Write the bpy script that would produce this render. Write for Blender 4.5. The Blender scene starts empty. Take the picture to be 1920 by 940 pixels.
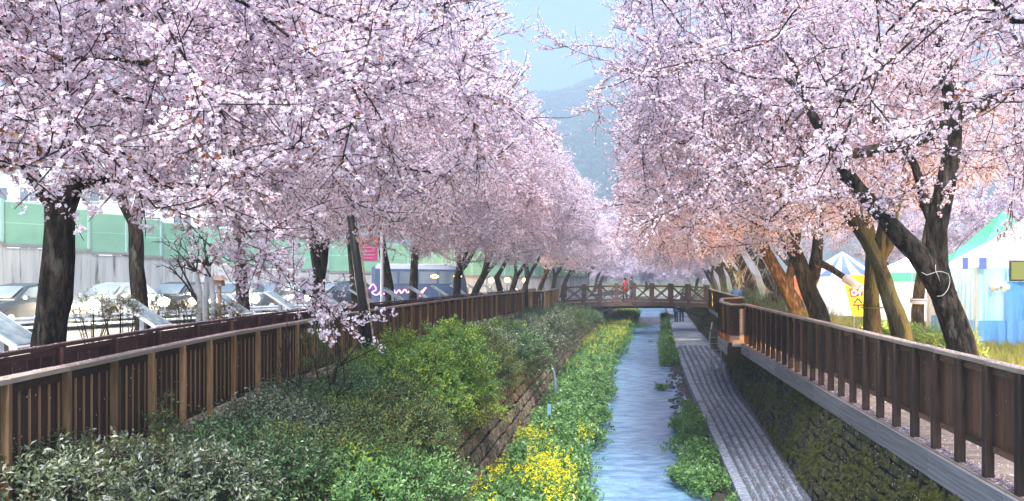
import bpy, math, random
import numpy as np
from mathutils import Vector, Matrix, Euler

# ------------------------------------------------------------------ camera, sky, sun, exposure
S = bpy.context.scene
COL = S.collection
F, CX, CY, HC = 1550.0, 1166.0, 516.0, 2.1        # photo focal length (px), vanishing point, eye height
cam = bpy.data.cameras.new('camera')
camo = bpy.data.objects.new('camera', cam)
COL.objects.link(camo)
cam.sensor_width = 36.0
cam.lens = 36.0 * F / 1920.0
cam.shift_x = -(CX - 960.0) / 1920.0
cam.shift_y = (CY - 470.0) / 1920.0
cam.clip_end = 6000.0
cam.clip_start = 0.05
camo.location = (0, 0, HC)
camo.rotation_euler = (math.radians(90), 0, 0)
S.camera = camo

SUN_EL, SUN_AZ = math.radians(52), math.radians(178)   # azimuth clockwise from +Y
w = bpy.data.worlds.new('World')
S.world = w
w.use_nodes = True
nt = w.node_tree
sky = nt.nodes.new('ShaderNodeTexSky')
sky.sky_type = 'NISHITA'
sky.sun_disc = False
sky.sun_elevation = SUN_EL
sky.sun_rotation = SUN_AZ
sky.air_density = 1.0
sky.dust_density = 1.2
sky.ozone_density = 1.1
bg = nt.nodes['Background']
bg.inputs['Strength'].default_value = 0.10
nt.links.new(sky.outputs[0], bg.inputs['Color'])
sl = bpy.data.lights.new('sun', 'SUN')
sl.energy = 4.4
sl.angle = math.radians(18)
sl.color = (1.0, 0.97, 0.95)
slo = bpy.data.objects.new('sun', sl)
COL.objects.link(slo)
sd = Vector((math.sin(SUN_AZ) * math.cos(SUN_EL), math.cos(SUN_AZ) * math.cos(SUN_EL), math.sin(SUN_EL)))
slo.rotation_euler = sd.to_track_quat('Z', 'Y').to_euler()
slo.location = (0, 0, 60)
S.view_settings.view_transform = 'Standard'
S.view_settings.look = 'None'
S.view_settings.exposure = 1.88
S.view_settings.gamma = 1.0
S.cycles.max_bounces = 8
S.cycles.diffuse_bounces = 6
S.cycles.glossy_bounces = 3
S.cycles.transmission_bounces = 4
S.cycles.volume_bounces = 0
S.cycles.transparent_max_bounces = 6
S.cycles.caustics_reflective = False
S.cycles.caustics_refractive = False
S.cycles.sample_clamp_indirect = 4.0

rng = np.random.default_rng(7)
R = random.Random(11)
ORIGIN = Vector((0, 0, 0))


def P(px, py, Y):
    return Vector(((px - CX) * Y / F, Y, HC - (py - CY) * Y / F))


def G(px, py, z=0.0):
    Y = F * (HC - z) / (py - CY)
    return Vector(((px - CX) * Y / F, Y, z))


def bend(Y):
    return 0.00042 * max(0.0, Y - 15.0) ** 2


def interp(tab, Y):
    return float(np.interp(Y, [t[0] for t in tab], [t[1] for t in tab]))


# ------------------------------------------------------------------ materials
def new_mat(name):
    m = bpy.data.materials.new(name)
    m.use_nodes = True
    n = m.node_tree
    b = n.nodes['Principled BSDF']
    return m, n, b


def mat(name, c1, c2=None, scale=4.0, rough=0.7, bump=0.0, stretch=(1, 1, 1), detail=6.0, metal=0.0, c3=None, scale3=0.7,
        thr=(0.45, 0.6), vary=0.0, coord='Object', spec=0.4, bscale=None, ramp=(0.35, 0.65)):
    m, n, b = new_mat(name)
    b.inputs['Roughness'].default_value = rough
    b.inputs['Metallic'].default_value = metal
    b.inputs['Specular IOR Level'].default_value = spec
    if c2 is None:
        c2 = tuple(x * 0.8 for x in c1)
    tc = n.nodes.new('ShaderNodeTexCoord')
    mp = n.nodes.new('ShaderNodeMapping')
    mp.inputs['Scale'].default_value = stretch
    src = tc.outputs[coord]
    oi = n.nodes.new('ShaderNodeObjectInfo')
    if coord == 'Object':
        ad = n.nodes.new('ShaderNodeVectorMath')
        ad.operation = 'ADD'
        mu = n.nodes.new('ShaderNodeMath')
        mu.operation = 'MULTIPLY'
        mu.inputs[1].default_value = 57.0
        n.links.new(oi.outputs['Random'], mu.inputs[0])
        n.links.new(src, ad.inputs[0])
        n.links.new(mu.outputs[0], ad.inputs[1])
        src = ad.outputs[0]
    n.links.new(src, mp.inputs['Vector'])
    nz = n.nodes.new('ShaderNodeTexNoise')
    nz.inputs['Scale'].default_value = scale
    nz.inputs['Detail'].default_value = detail
    nz.inputs['Roughness'].default_value = 0.62
    n.links.new(mp.outputs[0], nz.inputs['Vector'])
    cr = n.nodes.new('ShaderNodeValToRGB')
    cr.color_ramp.elements[0].position = ramp[0]
    cr.color_ramp.elements[1].position = ramp[1]
    cr.color_ramp.elements[0].color = (*c1, 1)
    cr.color_ramp.elements[1].color = (*c2, 1)
    n.links.new(nz.outputs['Fac'], cr.inputs[0])
    out = cr.outputs[0]
    if c3 is not None:
        n3 = n.nodes.new('ShaderNodeTexNoise')
        n3.inputs['Scale'].default_value = scale3
        n3.inputs['Detail'].default_value = 5
        n.links.new(mp.outputs[0], n3.inputs['Vector'])
        mr = n.nodes.new('ShaderNodeMapRange')
        mr.inputs[1].default_value, mr.inputs[2].default_value = thr
        n.links.new(n3.outputs['Fac'], mr.inputs[0])
        mx = n.nodes.new('ShaderNodeMix')
        mx.data_type = 'RGBA'
        n.links.new(mr.outputs[0], mx.inputs[0])
        n.links.new(out, mx.inputs[6])
        mx.inputs[7].default_value = (*c3, 1)
        out = mx.outputs[2]
    if vary:
        hv = n.nodes.new('ShaderNodeHueSaturation')
        mr2 = n.nodes.new('ShaderNodeMapRange')
        mr2.inputs[3].default_value = 1 - vary
        mr2.inputs[4].default_value = 1 + vary
        n.links.new(oi.outputs['Random'], mr2.inputs[0])
        n.links.new(mr2.outputs[0], hv.inputs['Value'])
        n.links.new(out, hv.inputs['Color'])
        out = hv.outputs[0]
    n.links.new(out, b.inputs['Base Color'])
    if bump:
        bp = n.nodes.new('ShaderNodeBump')
        bp.inputs['Strength'].default_value = bump
        bp.inputs['Distance'].default_value = 0.045
        h = nz.outputs['Fac']
        if bscale:
            nb = n.nodes.new('ShaderNodeTexNoise')
            nb.inputs['Scale'].default_value = bscale
            nb.inputs['Detail'].default_value = 4
            n.links.new(mp.outputs[0], nb.inputs['Vector'])
            h = nb.outputs['Fac']
        n.links.new(h, bp.inputs['Height'])
        n.links.new(bp.outputs[0], b.inputs['Normal'])
    return m


def leaf_mat(name, c1, c2, trans=0.4, rough=0.55, spec=0.25):
    """petals and leaves: reflect and let light through; colour varies per sprig and per leaf"""
    m, n, b = new_mat(name)
    oi = n.nodes.new('ShaderNodeObjectInfo')
    at = n.nodes.new('ShaderNodeAttribute')
    at.attribute_name = 'tint'
    ad = n.nodes.new('ShaderNodeMath')
    ad.operation = 'ADD'
    n.links.new(oi.outputs['Random'], ad.inputs[0])
    n.links.new(at.outputs['Fac'], ad.inputs[1])
    hf = n.nodes.new('ShaderNodeMath')
    hf.operation = 'MULTIPLY'
    hf.inputs[1].default_value = 0.5
    n.links.new(ad.outputs[0], hf.inputs[0])
    mx = n.nodes.new('ShaderNodeMix')
    mx.data_type = 'RGBA'
    mx.inputs[6].default_value = (*c1, 1)
    mx.inputs[7].default_value = (*c2, 1)
    n.links.new(hf.outputs[0], mx.inputs[0])
    n.links.new(mx.outputs[2], b.inputs['Base Color'])
    b.inputs['Roughness'].default_value = rough
    b.inputs['Specular IOR Level'].default_value = spec
    tr = n.nodes.new('ShaderNodeBsdfTranslucent')
    n.links.new(mx.outputs[2], tr.inputs['Color'])
    ms = n.nodes.new('ShaderNodeMixShader')
    ms.inputs[0].default_value = trans
    n.links.new(b.outputs[0], ms.inputs[1])
    n.links.new(tr.outputs[0], ms.inputs[2])
    n.links.new(ms.outputs[0], n.nodes['Material Output'].inputs['Surface'])
    return m


def emit_mat(name, col, strength):
    m, n, b = new_mat(name)
    b.inputs['Base Color'].default_value = (*col, 1)
    b.inputs['Emission Color'].default_value = (*col, 1)
    b.inputs['Emission Strength'].default_value = strength
    return m


def fabric_mat(name, c1, trans=0.45):
    m, n, b = new_mat(name)
    b.inputs['Base Color'].default_value = (*c1, 1)
    b.inputs['Roughness'].default_value = 0.6
    tc = n.nodes.new('ShaderNodeTexCoord')
    nz = n.nodes.new('ShaderNodeTexNoise')
    nz.inputs['Scale'].default_value = 3.0
    n.links.new(tc.outputs['Object'], nz.inputs['Vector'])
    bp = n.nodes.new('ShaderNodeBump')
    bp.inputs['Strength'].default_value = 0.5
    bp.inputs['Distance'].default_value = 0.1
    n.links.new(nz.outputs['Fac'], bp.inputs['Height'])
    n.links.new(bp.outputs[0], b.inputs['Normal'])
    tr = n.nodes.new('ShaderNodeBsdfTranslucent')
    tr.inputs['Color'].default_value = (*c1, 1)
    ms = n.nodes.new('ShaderNodeMixShader')
    ms.inputs[0].default_value = trans
    n.links.new(b.outputs[0], ms.inputs[1])
    n.links.new(tr.outputs[0], ms.inputs[2])
    n.links.new(ms.outputs[0], n.nodes['Material Output'].inputs['Surface'])
    return m


MT = {}
MT['bark'] = mat('bark', (0.010, 0.008, 0.006), (0.065, 0.048, 0.038), 13, 0.9, 1.0, (1, 1, 0.32), vary=0.2, ramp=(0.42, 0.62), bscale=30, c3=(0.095, 0.09, 0.075), scale3=7, thr=(0.6, 0.68), spec=0.15)
MT['bark_moss'] = mat('bark_moss', (0.02, 0.016, 0.01), (0.085, 0.068, 0.038), 12, 0.9, 1.0, (1, 1, 0.35), bscale=26, c3=(0.075, 0.075, 0.035), scale3=3, spec=0.15)
MT['twig'] = mat('twig', (0.018, 0.011, 0.01), (0.05, 0.033, 0.03), 6, 0.85, spec=0.15)
MT['petal'] = leaf_mat('petal', (0.93, 0.87, 0.96), (0.88, 0.75, 0.87), 0.45)
MT['petal_deep'] = leaf_mat('petal_deep', (0.84, 0.58, 0.68), (0.70, 0.40, 0.50), 0.35)
MT['calyx'] = leaf_mat('calyx', (0.16, 0.035, 0.045), (0.24, 0.07, 0.06), 0.2)
MT['bronze'] = leaf_mat('bronze', (0.36, 0.13, 0.06), (0.30, 0.17, 0.06), 0.35)
MT['fallen'] = mat('fallen', (0.78, 0.62, 0.66), (0.7, 0.5, 0.55), 20, 0.7)
MT['leaf_dark'] = leaf_mat('leaf_dark', (0.025, 0.085, 0.025), (0.15, 0.28, 0.10), 0.2, 0.32, 0.5)
MT['leaf_grey'] = leaf_mat('leaf_grey', (0.055, 0.10, 0.04), (0.25, 0.29, 0.15), 0.2, 0.3, 0.6)
MT['leaf_red'] = leaf_mat('leaf_red', (0.13, 0.06, 0.05), (0.09, 0.10, 0.05), 0.25, 0.4)
MT['leaf_olive'] = leaf_mat('leaf_olive', (0.09, 0.12, 0.03), (0.27, 0.29, 0.09), 0.25, 0.45)
MT['leaf_lime'] = leaf_mat('leaf_lime', (0.20, 0.34, 0.03), (0.56, 0.64, 0.08), 0.35, 0.45)
MT['leaf_green'] = leaf_mat('leaf_green', (0.08, 0.20, 0.06), (0.24, 0.42, 0.12), 0.3, 0.4, 0.4)
MT['leaf_pale'] = leaf_mat('leaf_pale', (0.26, 0.29, 0.24), (0.46, 0.48, 0.42), 0.25, 0.4, 0.4)  # pale leaves paint glossy glints and fallen petals into the foliage
MT['yellow'] = leaf_mat('yellow', (0.86, 0.80, 0.03), (0.78, 0.68, 0.02), 0.35)
MT['grass'] = leaf_mat('grass', (0.10, 0.14, 0.03), (0.24, 0.24, 0.06), 0.3)
MT['soil'] = mat('soil', (0.025, 0.02, 0.014), (0.06, 0.05, 0.035), 6, 0.95, 0.6)
MT['ground'] = mat('ground', (0.07, 0.075, 0.035), (0.13, 0.12, 0.06), 1.5, 0.95, 0.4)
MT['dirt'] = mat('dirt', (0.20, 0.17, 0.13), (0.32, 0.28, 0.23), 2.5, 0.95, 0.4)
MT['bed'] = mat('bed', (0.02, 0.025, 0.018), (0.06, 0.06, 0.045), 5, 0.95, 0.4)
MT['slat_dark'] = mat('slat_dark', (0.026, 0.010, 0.006), (0.07, 0.029, 0.016), 5, 0.75, 0.3, (6, 6, 0.5), vary=0.35)
MT['slat_tan'] = mat('slat_tan', (0.08, 0.038, 0.02), (0.22, 0.11, 0.06), 5, 0.7, 0.4, (6, 6, 0.5), vary=0.55)
MT['post'] = mat('post', (0.24, 0.125, 0.055), (0.45, 0.27, 0.13), 5, 0.7, 0.3, (5, 5, 0.5), vary=0.45)
MT['post_dark'] = mat('post_dark', (0.022, 0.011, 0.008), (0.06, 0.032, 0.022), 5, 0.7, 0.3, (5, 5, 0.5), vary=0.5)
MT['rail'] = mat('rail', (0.26, 0.2, 0.15), (0.46, 0.37, 0.29), 5, 0.7, 0.3, (0.6, 5, 5), c3=(0.5, 0.42, 0.38), scale3=8, thr=(0.55, 0.7), vary=0.2)
MT['plum'] = mat('plum', (0.075, 0.03, 0.028), (0.15, 0.065, 0.055), 4, 0.6, 0.2, (5, 5, 0.5), vary=0.25)
MT['plank'] = mat('plank', (0.20, 0.15, 0.12), (0.33, 0.26, 0.22), 5, 0.8, 0.3, (5, 0.6, 5), vary=0.2)
MT['fascia'] = mat('fascia', (0.16, 0.15, 0.155), (0.29, 0.27, 0.28), 3, 0.8, 0.25, (5, 0.5, 3), vary=0.18)
MT['bridge'] = mat('bridge', (0.05, 0.028, 0.022), (0.105, 0.058, 0.045), 5, 0.65, 0.2, vary=0.15)
MT['iron'] = mat('iron', (0.012, 0.012, 0.014), (0.03, 0.028, 0.028), 8, 0.5)
MT['steel'] = mat('steel', (0.35, 0.37, 0.39), (0.5, 0.52, 0.54), 8, 0.35, metal=0.7)
MT['stone'] = mat('stone', (0.15, 0.10, 0.062), (0.34, 0.245, 0.16), 5, 0.9, 0.7, vary=0.35, c3=(0.08, 0.085, 0.055), scale3=2.2)
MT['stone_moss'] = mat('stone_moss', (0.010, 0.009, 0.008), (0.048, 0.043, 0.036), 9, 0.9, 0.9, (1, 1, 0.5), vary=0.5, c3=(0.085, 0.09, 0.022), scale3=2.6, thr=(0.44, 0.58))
MT['mortar'] = mat('mortar', (0.02, 0.017, 0.013), (0.05, 0.045, 0.035), 5, 0.95, 0.5)
MT['moss'] = leaf_mat('moss', (0.055, 0.07, 0.012), (0.17, 0.175, 0.035), 0.2)
MT['pave'] = mat('pave', (0.12, 0.15, 0.20), (0.34, 0.385, 0.47), 14, 0.85, 0.5, vary=0.12, c3=(0.10, 0.115, 0.13), scale3=1.3, thr=(0.52, 0.7), bscale=60)
MT['pave_groove'] = mat('pave_groove', (0.06, 0.072, 0.095), (0.11, 0.125, 0.155), 18, 0.9, 0.5, bscale=50)
MT['rock'] = mat('rock', (0.03, 0.03, 0.03), (0.10, 0.095, 0.09), 6, 0.6, 0.6, vary=0.4)
MT['asphalt'] = mat('asphalt', (0.045, 0.045, 0.05), (0.07, 0.07, 0.075), 8, 0.85, 0.2)
MT['white_paint'] = mat('white_paint', (0.75, 0.75, 0.75), (0.82, 0.82, 0.8), 10, 0.6)
MT['concrete'] = mat('concrete', (0.24, 0.24, 0.25), (0.38, 0.38, 0.39), 1.2, 0.9, 0.2, (1, 1, 0.25), c3=(0.06, 0.06, 0.058), scale3=1.6, thr=(0.56, 0.68))
MT['concrete_wall'] = mat('concrete_wall', (0.26, 0.26, 0.27), (0.38, 0.38, 0.39), 2.0, 0.9, 0.2, (5, 1, 0.35), c3=(0.055, 0.055, 0.052), scale3=3.2, thr=(0.56, 0.66))
MT['concrete_dark'] = mat('concrete_dark', (0.12, 0.12, 0.12), (0.22, 0.21, 0.2), 3, 0.9)
MT['green_panel'] = mat('green_panel', (0.29, 0.50, 0.39), (0.35, 0.56, 0.45), 1.5, 0.5, vary=0.12)
MT['green_back'] = mat('green_back', (0.13, 0.28, 0.20), (0.16, 0.33, 0.24), 2, 0.6)  # darker green paints the shade between the barrier ribs
MT['green_post'] = mat('green_post', (0.20, 0.32, 0.30), (0.26, 0.38, 0.36), 3, 0.5)
MT['galv'] = mat('galv', (0.36, 0.38, 0.42), (0.5, 0.52, 0.56), 6, 0.45, metal=0.4)
MT['forest'] = mat('forest', (0.035, 0.065, 0.06), (0.09, 0.13, 0.11), 0.03, 0.95, 0.0, c3=(0.16, 0.16, 0.15), scale3=0.012)
MT['bldg'] = mat('bldg', (0.52, 0.52, 0.56), (0.6, 0.6, 0.62), 0.4, 0.8)
MT['glass'] = mat('glass', (0.06, 0.08, 0.11), (0.10, 0.13, 0.17), 0.5, 0.1, spec=0.8)
MT['rubber'] = mat('rubber', (0.012, 0.012, 0.012), (0.02, 0.02, 0.02), 9, 0.8)
MT['car_white'] = mat('car_white', (0.75, 0.75, 0.76), (0.8, 0.8, 0.8), 2, 0.25, spec=0.6)
MT['car_silver'] = mat('car_silver', (0.42, 0.44, 0.47), (0.48, 0.5, 0.53), 2, 0.28, metal=0.5)
MT['car_dark'] = mat('car_dark', (0.02, 0.025, 0.035), (0.03, 0.035, 0.05), 2, 0.25, spec=0.6)
MT['bus_blue'] = mat('bus_blue', (0.025, 0.045, 0.09), (0.04, 0.065, 0.12), 1.5, 0.3, spec=0.6)
MT['bus_roof'] = mat('bus_roof', (0.3, 0.29, 0.33), (0.4, 0.38, 0.42), 2, 0.4)
MT['lamp_white'] = emit_mat('lamp_white', (1.0, 0.90, 0.66), 40)
MT['lamp_warm'] = emit_mat('lamp_warm', (1.0, 0.55, 0.12), 4)
MT['neon_purple'] = emit_mat('neon_purple', (0.75, 0.12, 0.9), 2.5)
MT['neon_pink'] = emit_mat('neon_pink', (1.0, 0.16, 0.35), 2.5)
MT['faded_pink'] = mat('faded_pink', (0.75, 0.42, 0.48), (0.8, 0.5, 0.55), 3, 0.6)
MT['faded_green'] = mat('faded_green', (0.40, 0.66, 0.52), (0.45, 0.7, 0.56), 3, 0.6)
MT['banner_pink'] = mat('banner_pink', (0.75, 0.05, 0.22), (0.82, 0.09, 0.28), 3, 0.6)
MT['banner_orange'] = mat('banner_orange', (0.85, 0.22, 0.06), (0.8, 0.16, 0.08), 3, 0.6)
MT['banner_yellow'] = mat('banner_yellow', (0.9, 0.62, 0.01), (0.85, 0.55, 0.01), 3, 0.6)
MT['sign_red'] = mat('sign_red', (0.65, 0.02, 0.04), (0.6, 0.02, 0.04), 3, 0.6)
MT['black_print'] = mat('black_print', (0.02, 0.02, 0.02), (0.03, 0.03, 0.03), 3, 0.7)
MT['tent_white'] = fabric_mat('tent_white', (0.60, 0.62, 0.66))
MT['tent_blue'] = fabric_mat('tent_blue', (0.08, 0.28, 0.58), 0.45)
MT['tent_sky'] = fabric_mat('tent_sky', (0.26, 0.46, 0.62), 0.45)
MT['tent_green'] = fabric_mat('tent_green', (0.10, 0.48, 0.28), 0.45)
MT['tent_stripe'] = fabric_mat('tent_stripe', (0.10, 0.16, 0.55), 0.35)
MT['board_glass'] = mat('board_glass', (0.20, 0.29, 0.33), (0.42, 0.50, 0.52), 7, 0.25, spec=0.7)
MT['wood_pale'] = mat('wood_pale', (0.42, 0.28, 0.22), (0.55, 0.4, 0.32), 5, 0.7)
MT['wrap'] = mat('wrap', (0.34, 0.34, 0.36), (0.44, 0.44, 0.45), 4, 0.8)
MT['grey_label'] = mat('grey_label', (0.30, 0.31, 0.33), (0.4, 0.4, 0.42), 4, 0.6)
MT['rope'] = mat('rope', (0.42, 0.41, 0.38), (0.5, 0.49, 0.46), 20, 0.8)
MT['rope_blue'] = mat('rope_blue', (0.25, 0.4, 0.7), (0.3, 0.45, 0.75), 20, 0.8)
MT['skin'] = mat('skin', (0.5, 0.32, 0.24), (0.55, 0.36, 0.28), 5, 0.6)
MT['coat_red'] = mat('coat_red', (0.27, 0.015, 0.022), (0.34, 0.025, 0.03), 5, 0.8)
MT['coat_dark'] = mat('coat_dark', (0.03, 0.03, 0.04), (0.06, 0.06, 0.075), 5, 0.8)
MT['coat_blue'] = mat('coat_blue', (0.06, 0.14, 0.26), (0.10, 0.2, 0.34), 5, 0.8)
MT['jeans'] = mat('jeans', (0.035, 0.055, 0.10), (0.06, 0.085, 0.15), 8, 0.85)
MT['hair'] = mat('hair', (0.01, 0.008, 0.007), (0.02, 0.016, 0.014), 20, 0.6)


def water_mat():
    m, n, b = new_mat('water')
    tc = n.nodes.new('ShaderNodeTexCoord')
    mp = n.nodes.new('ShaderNodeMapping')
    mp.inputs['Scale'].default_value = (0.9, 1.5, 1)
    n.links.new(tc.outputs['Object'], mp.inputs[0])
    nz = n.nodes.new('ShaderNodeTexNoise')
    nz.inputs['Scale'].default_value = 2.2
    nz.inputs['Detail'].default_value = 7
    nz.inputs['Distortion'].default_value = 0.6
    n.links.new(mp.outputs[0], nz.inputs['Vector'])
    cr = n.nodes.new('ShaderNodeValToRGB')
    cr.color_ramp.elements[0].position = 0.35
    cr.color_ramp.elements[1].position = 0.68
    cr.color_ramp.elements[0].color = (0.085, 0.19, 0.33, 1)
    cr.color_ramp.elements[1].color = (0.22, 0.39, 0.58, 1)
    n.links.new(nz.outputs['Fac'], cr.inputs[0])
    n.links.new(cr.outputs[0], b.inputs['Base Color'])
    b.inputs['Roughness'].default_value = 0.22
    b.inputs['Specular IOR Level'].default_value = 0.6
    nb = n.nodes.new('ShaderNodeTexNoise')
    nb.inputs['Scale'].default_value = 4.5
    nb.inputs['Detail'].default_value = 6
    n.links.new(mp.outputs[0], nb.inputs['Vector'])
    bp = n.nodes.new('ShaderNodeBump')
    bp.inputs['Strength'].default_value = 0.45
    bp.inputs['Distance'].default_value = 0.05
    n.links.new(nb.outputs['Fac'], bp.inputs['Height'])
    n.links.new(bp.outputs[0], b.inputs['Normal'])
    return m


MT['water'] = water_mat()


# ------------------------------------------------------------------ mesh helpers
class MB:
    def __init__(s):
        s.v, s.f, s.m = [], [], []

    def quad(s, a, b, c, d, mi=0):
        k = len(s.v)
        s.v += [tuple(a), tuple(b), tuple(c), tuple(d)]
        s.f.append((k, k + 1, k + 2, k + 3))
        s.m.append(mi)

    def poly(s, pts, mi=0):
        k = len(s.v)
        s.v += [tuple(p) for p in pts]
        s.f.append(tuple(range(k, k + len(pts))))
        s.m.append(mi)

    def box(s, c, d, rz=0.0, mi=0, taper=1.0):
        k = len(s.v)
        cs, sn = math.cos(rz), math.sin(rz)
        for dz in (-0.5, 0.5):
            t = taper if dz > 0 else 1.0
            for dx, dy in ((-0.5, -0.5), (0.5, -0.5), (0.5, 0.5), (-0.5, 0.5)):
                x, y = dx * d[0] * t, dy * d[1] * t
                s.v.append((c[0] + x * cs - y * sn, c[1] + x * sn + y * cs, c[2] + dz * d[2]))
        for q in ((3, 2, 1, 0), (4, 5, 6, 7), (0, 1, 5, 4), (1, 2, 6, 5), (2, 3, 7, 6), (3, 0, 4, 7)):
            s.f.append(tuple(k + i for i in q))
            s.m.append(mi)

    def bar(s, a, b, wd, h, mi=0, up=(0, 0, 1)):
        a, b = Vector(a), Vector(b)
        t = (b - a).normalized()
        u = Vector(up)
        sd_ = t.cross(u)
        if sd_.length < 1e-4:
            sd_ = t.cross(Vector((1, 0, 0)))
        sd_.normalize()
        u = sd_.cross(t)
        k = len(s.v)
        for p in (a, b):
            for x, y in ((-1, -1), (1, -1), (1, 1), (-1, 1)):
                s.v.append(tuple(p + sd_ * x * wd / 2 + u * y * h / 2))
        for q in ((3, 2, 1, 0), (4, 5, 6, 7), (0, 1, 5, 4), (1, 2, 6, 5), (2, 3, 7, 6), (3, 0, 4, 7)):
            s.f.append(tuple(k + i for i in q))
            s.m.append(mi)

    def tube(s, pts, rad, n=6, mi=0, rough=0.0, cap=True):
        pts = [Vector(p) for p in pts]
        if not hasattr(rad, '__len__'):
            rad = [rad] * len(pts)
        k0 = len(s.v)
        t = (pts[1] - pts[0]).normalized()
        ref = Vector((1, 0, 0)) if abs(t.x) < 0.8 else Vector((0, 1, 0))
        u = t.cross(ref).normalized()
        for i, p in enumerate(pts):
            if i == 0:
                tt = pts[1] - pts[0]
            elif i == len(pts) - 1:
                tt = pts[-1] - pts[-2]
            else:
                tt = pts[i + 1] - pts[i - 1]
            tt.normalize()
            u = (u - tt * u.dot(tt)).normalized()
            v = tt.cross(u)
            for j in range(n):
                a = 2 * math.pi * j / n
                r = rad[i] * (1 + (R.uniform(-rough, rough) * .6 + rough * .8 * math.sin(j * 2.4 + i * .35) if rough else 0))
                s.v.append(tuple(p + (u * math.cos(a) + v * math.sin(a)) * r))
        for i in range(len(pts) - 1):
            for j in range(n):
                a = k0 + i * n + j
                b = k0 + i * n + (j + 1) % n
                s.f.append((a, b, b + n, a + n))
                s.m.append(mi)
        if cap and n > 3:
            s.f.append(tuple(k0 + j for j in range(n))[::-1])
            s.m.append(mi)
            e = k0 + (len(pts) - 1) * n
            s.f.append(tuple(e + j for j in range(n)))
            s.m.append(mi)

    def ball(s, c, r, n=8, mi=0, sq=(1, 1, 1)):
        k = len(s.v)
        rows = max(3, n // 2)
        for i in range(rows + 1):
            th = math.pi * i / rows
            for j in range(n):
                ph = 2 * math.pi * j / n
                s.v.append((c[0] + r * sq[0] * math.sin(th) * math.cos(ph), c[1] + r * sq[1] * math.sin(th) * math.sin(ph), c[2] + r * sq[2] * math.cos(th)))
        for i in range(rows):
            for j in range(n):
                a, b = k + i * n + j, k + i * n + (j + 1) % n
                s.f.append((a, a + n, b + n, b))
                s.m.append(mi)

    def mesh(s, name, mats, smooth=False, origin=ORIGIN):
        me = bpy.data.meshes.new(name)
        o = origin
        me.from_pydata([(v[0] - o[0], v[1] - o[1], v[2] - o[2]) for v in s.v], [], s.f)
        for m in (mats if isinstance(mats, (list, tuple)) else [mats]):
            me.materials.append(m)
        if any(s.m):
            me.polygons.foreach_set('material_index', s.m)
        if smooth:
            me.polygons.foreach_set('use_smooth', [True] * len(me.polygons))
        me.update()
        return me

    def build(s, name, mats, parent=None, smooth=False, kind=None, origin=None):
        """links the shapes as ONE object; vertices are given in world space, or in the parent's space"""
        if parent is not None:
            base = Vector(parent.location) if parent.parent is None else Vector(parent.location) + Vector(parent.parent.location)
            o = bpy.data.objects.new(name, s.mesh(name, mats, smooth, base))
            o.parent = parent
        else:
            og = Vector(origin) if origin is not None else ORIGIN
            o = bpy.data.objects.new(name, s.mesh(name, mats, smooth, og))
            o.location = og
        COL.objects.link(o)
        if kind:
            o['kind'] = kind
        return o


def put(me, name, loc, rot=(0, 0, 0), scale=(1, 1, 1), parent=None):
    o = bpy.data.objects.new(name, me)
    COL.objects.link(o)
    l = Vector(loc)
    if parent is not None:
        o.parent = parent
        l = l - (Vector(parent.location) if parent.parent is None else Vector(parent.location) + Vector(parent.parent.location))
    o.location = l
    o.rotation_euler = rot
    o.scale = scale
    return o


def thing(name, loc, label, cat, group=None):
    o = bpy.data.objects.new(name, None)
    o.empty_display_size = 0.2
    COL.objects.link(o)
    o.location = loc
    o['label'] = label
    o['category'] = cat
    if group:
        o['group'] = group
    return o


def tag(o, label, cat, group=None):
    o['label'] = label
    o['category'] = cat
    if group:
        o['group'] = group
    return o


def copy_thing(o, loc, rz=None, label=None, keep_last=False):
    def cp(x, par):
        c = x.copy()
        COL.objects.link(c)
        if par is not None:
            c.parent = par
        for k in list(KIDS.get(x.name, [])):
            cp(k, c)
        return c
    KIDS = {}
    for x in o.children_recursive:
        KIDS.setdefault(x.parent.name, []).append(x)
    c = cp(o, None)
    c.location = loc
    if rz is not None:
        c.rotation_euler = (0, 0, rz)
    if label:
        c['label'] = label
    return c


# ------------------------------------------------------------------ scatter: points -> sprigs (used for what nobody could count)
def scatter_group(name, protos):
    ng = bpy.data.node_groups.new(name, 'GeometryNodeTree')
    ng.interface.new_socket('Geometry', in_out='INPUT', socket_type='NodeSocketGeometry')
    ng.interface.new_socket('Geometry', in_out='OUTPUT', socket_type='NodeSocketGeometry')
    N, L = ng.nodes, ng.links
    gi, go = N.new('NodeGroupInput'), N.new('NodeGroupOutput')
    inst = N.new('GeometryNodeInstanceOnPoints')

    def attr(nm, dt):
        a = N.new('GeometryNodeInputNamedAttribute')
        a.data_type = dt
        a.inputs['Name'].default_value = nm
        return [x for x in a.outputs if x.enabled and x.name == 'Attribute'][0]
    join = N.new('GeometryNodeJoinGeometry')
    for po in protos[::-1]:
        oi = N.new('GeometryNodeObjectInfo')
        oi.inputs['Object'].default_value = po
        oi.inputs['As Instance'].default_value = False
        g2 = N.new('GeometryNodeGeometryToInstance')
        L.new(oi.outputs['Geometry'], g2.inputs[0])
        L.new(g2.outputs[0], join.inputs[0])
    er = N.new('FunctionNodeEulerToRotation')
    L.new(attr('rot', 'FLOAT_VECTOR'), er.inputs[0])
    L.new(gi.outputs[0], inst.inputs['Points'])
    L.new(join.outputs[0], inst.inputs['Instance'])
    inst.inputs['Pick Instance'].default_value = True
    L.new(attr('pick', 'INT'), inst.inputs['Instance Index'])
    L.new(er.outputs[0], inst.inputs['Rotation'])
    L.new(attr('scl', 'FLOAT'), inst.inputs['Scale'])
    L.new(inst.outputs[0], go.inputs[0])
    return ng


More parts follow.
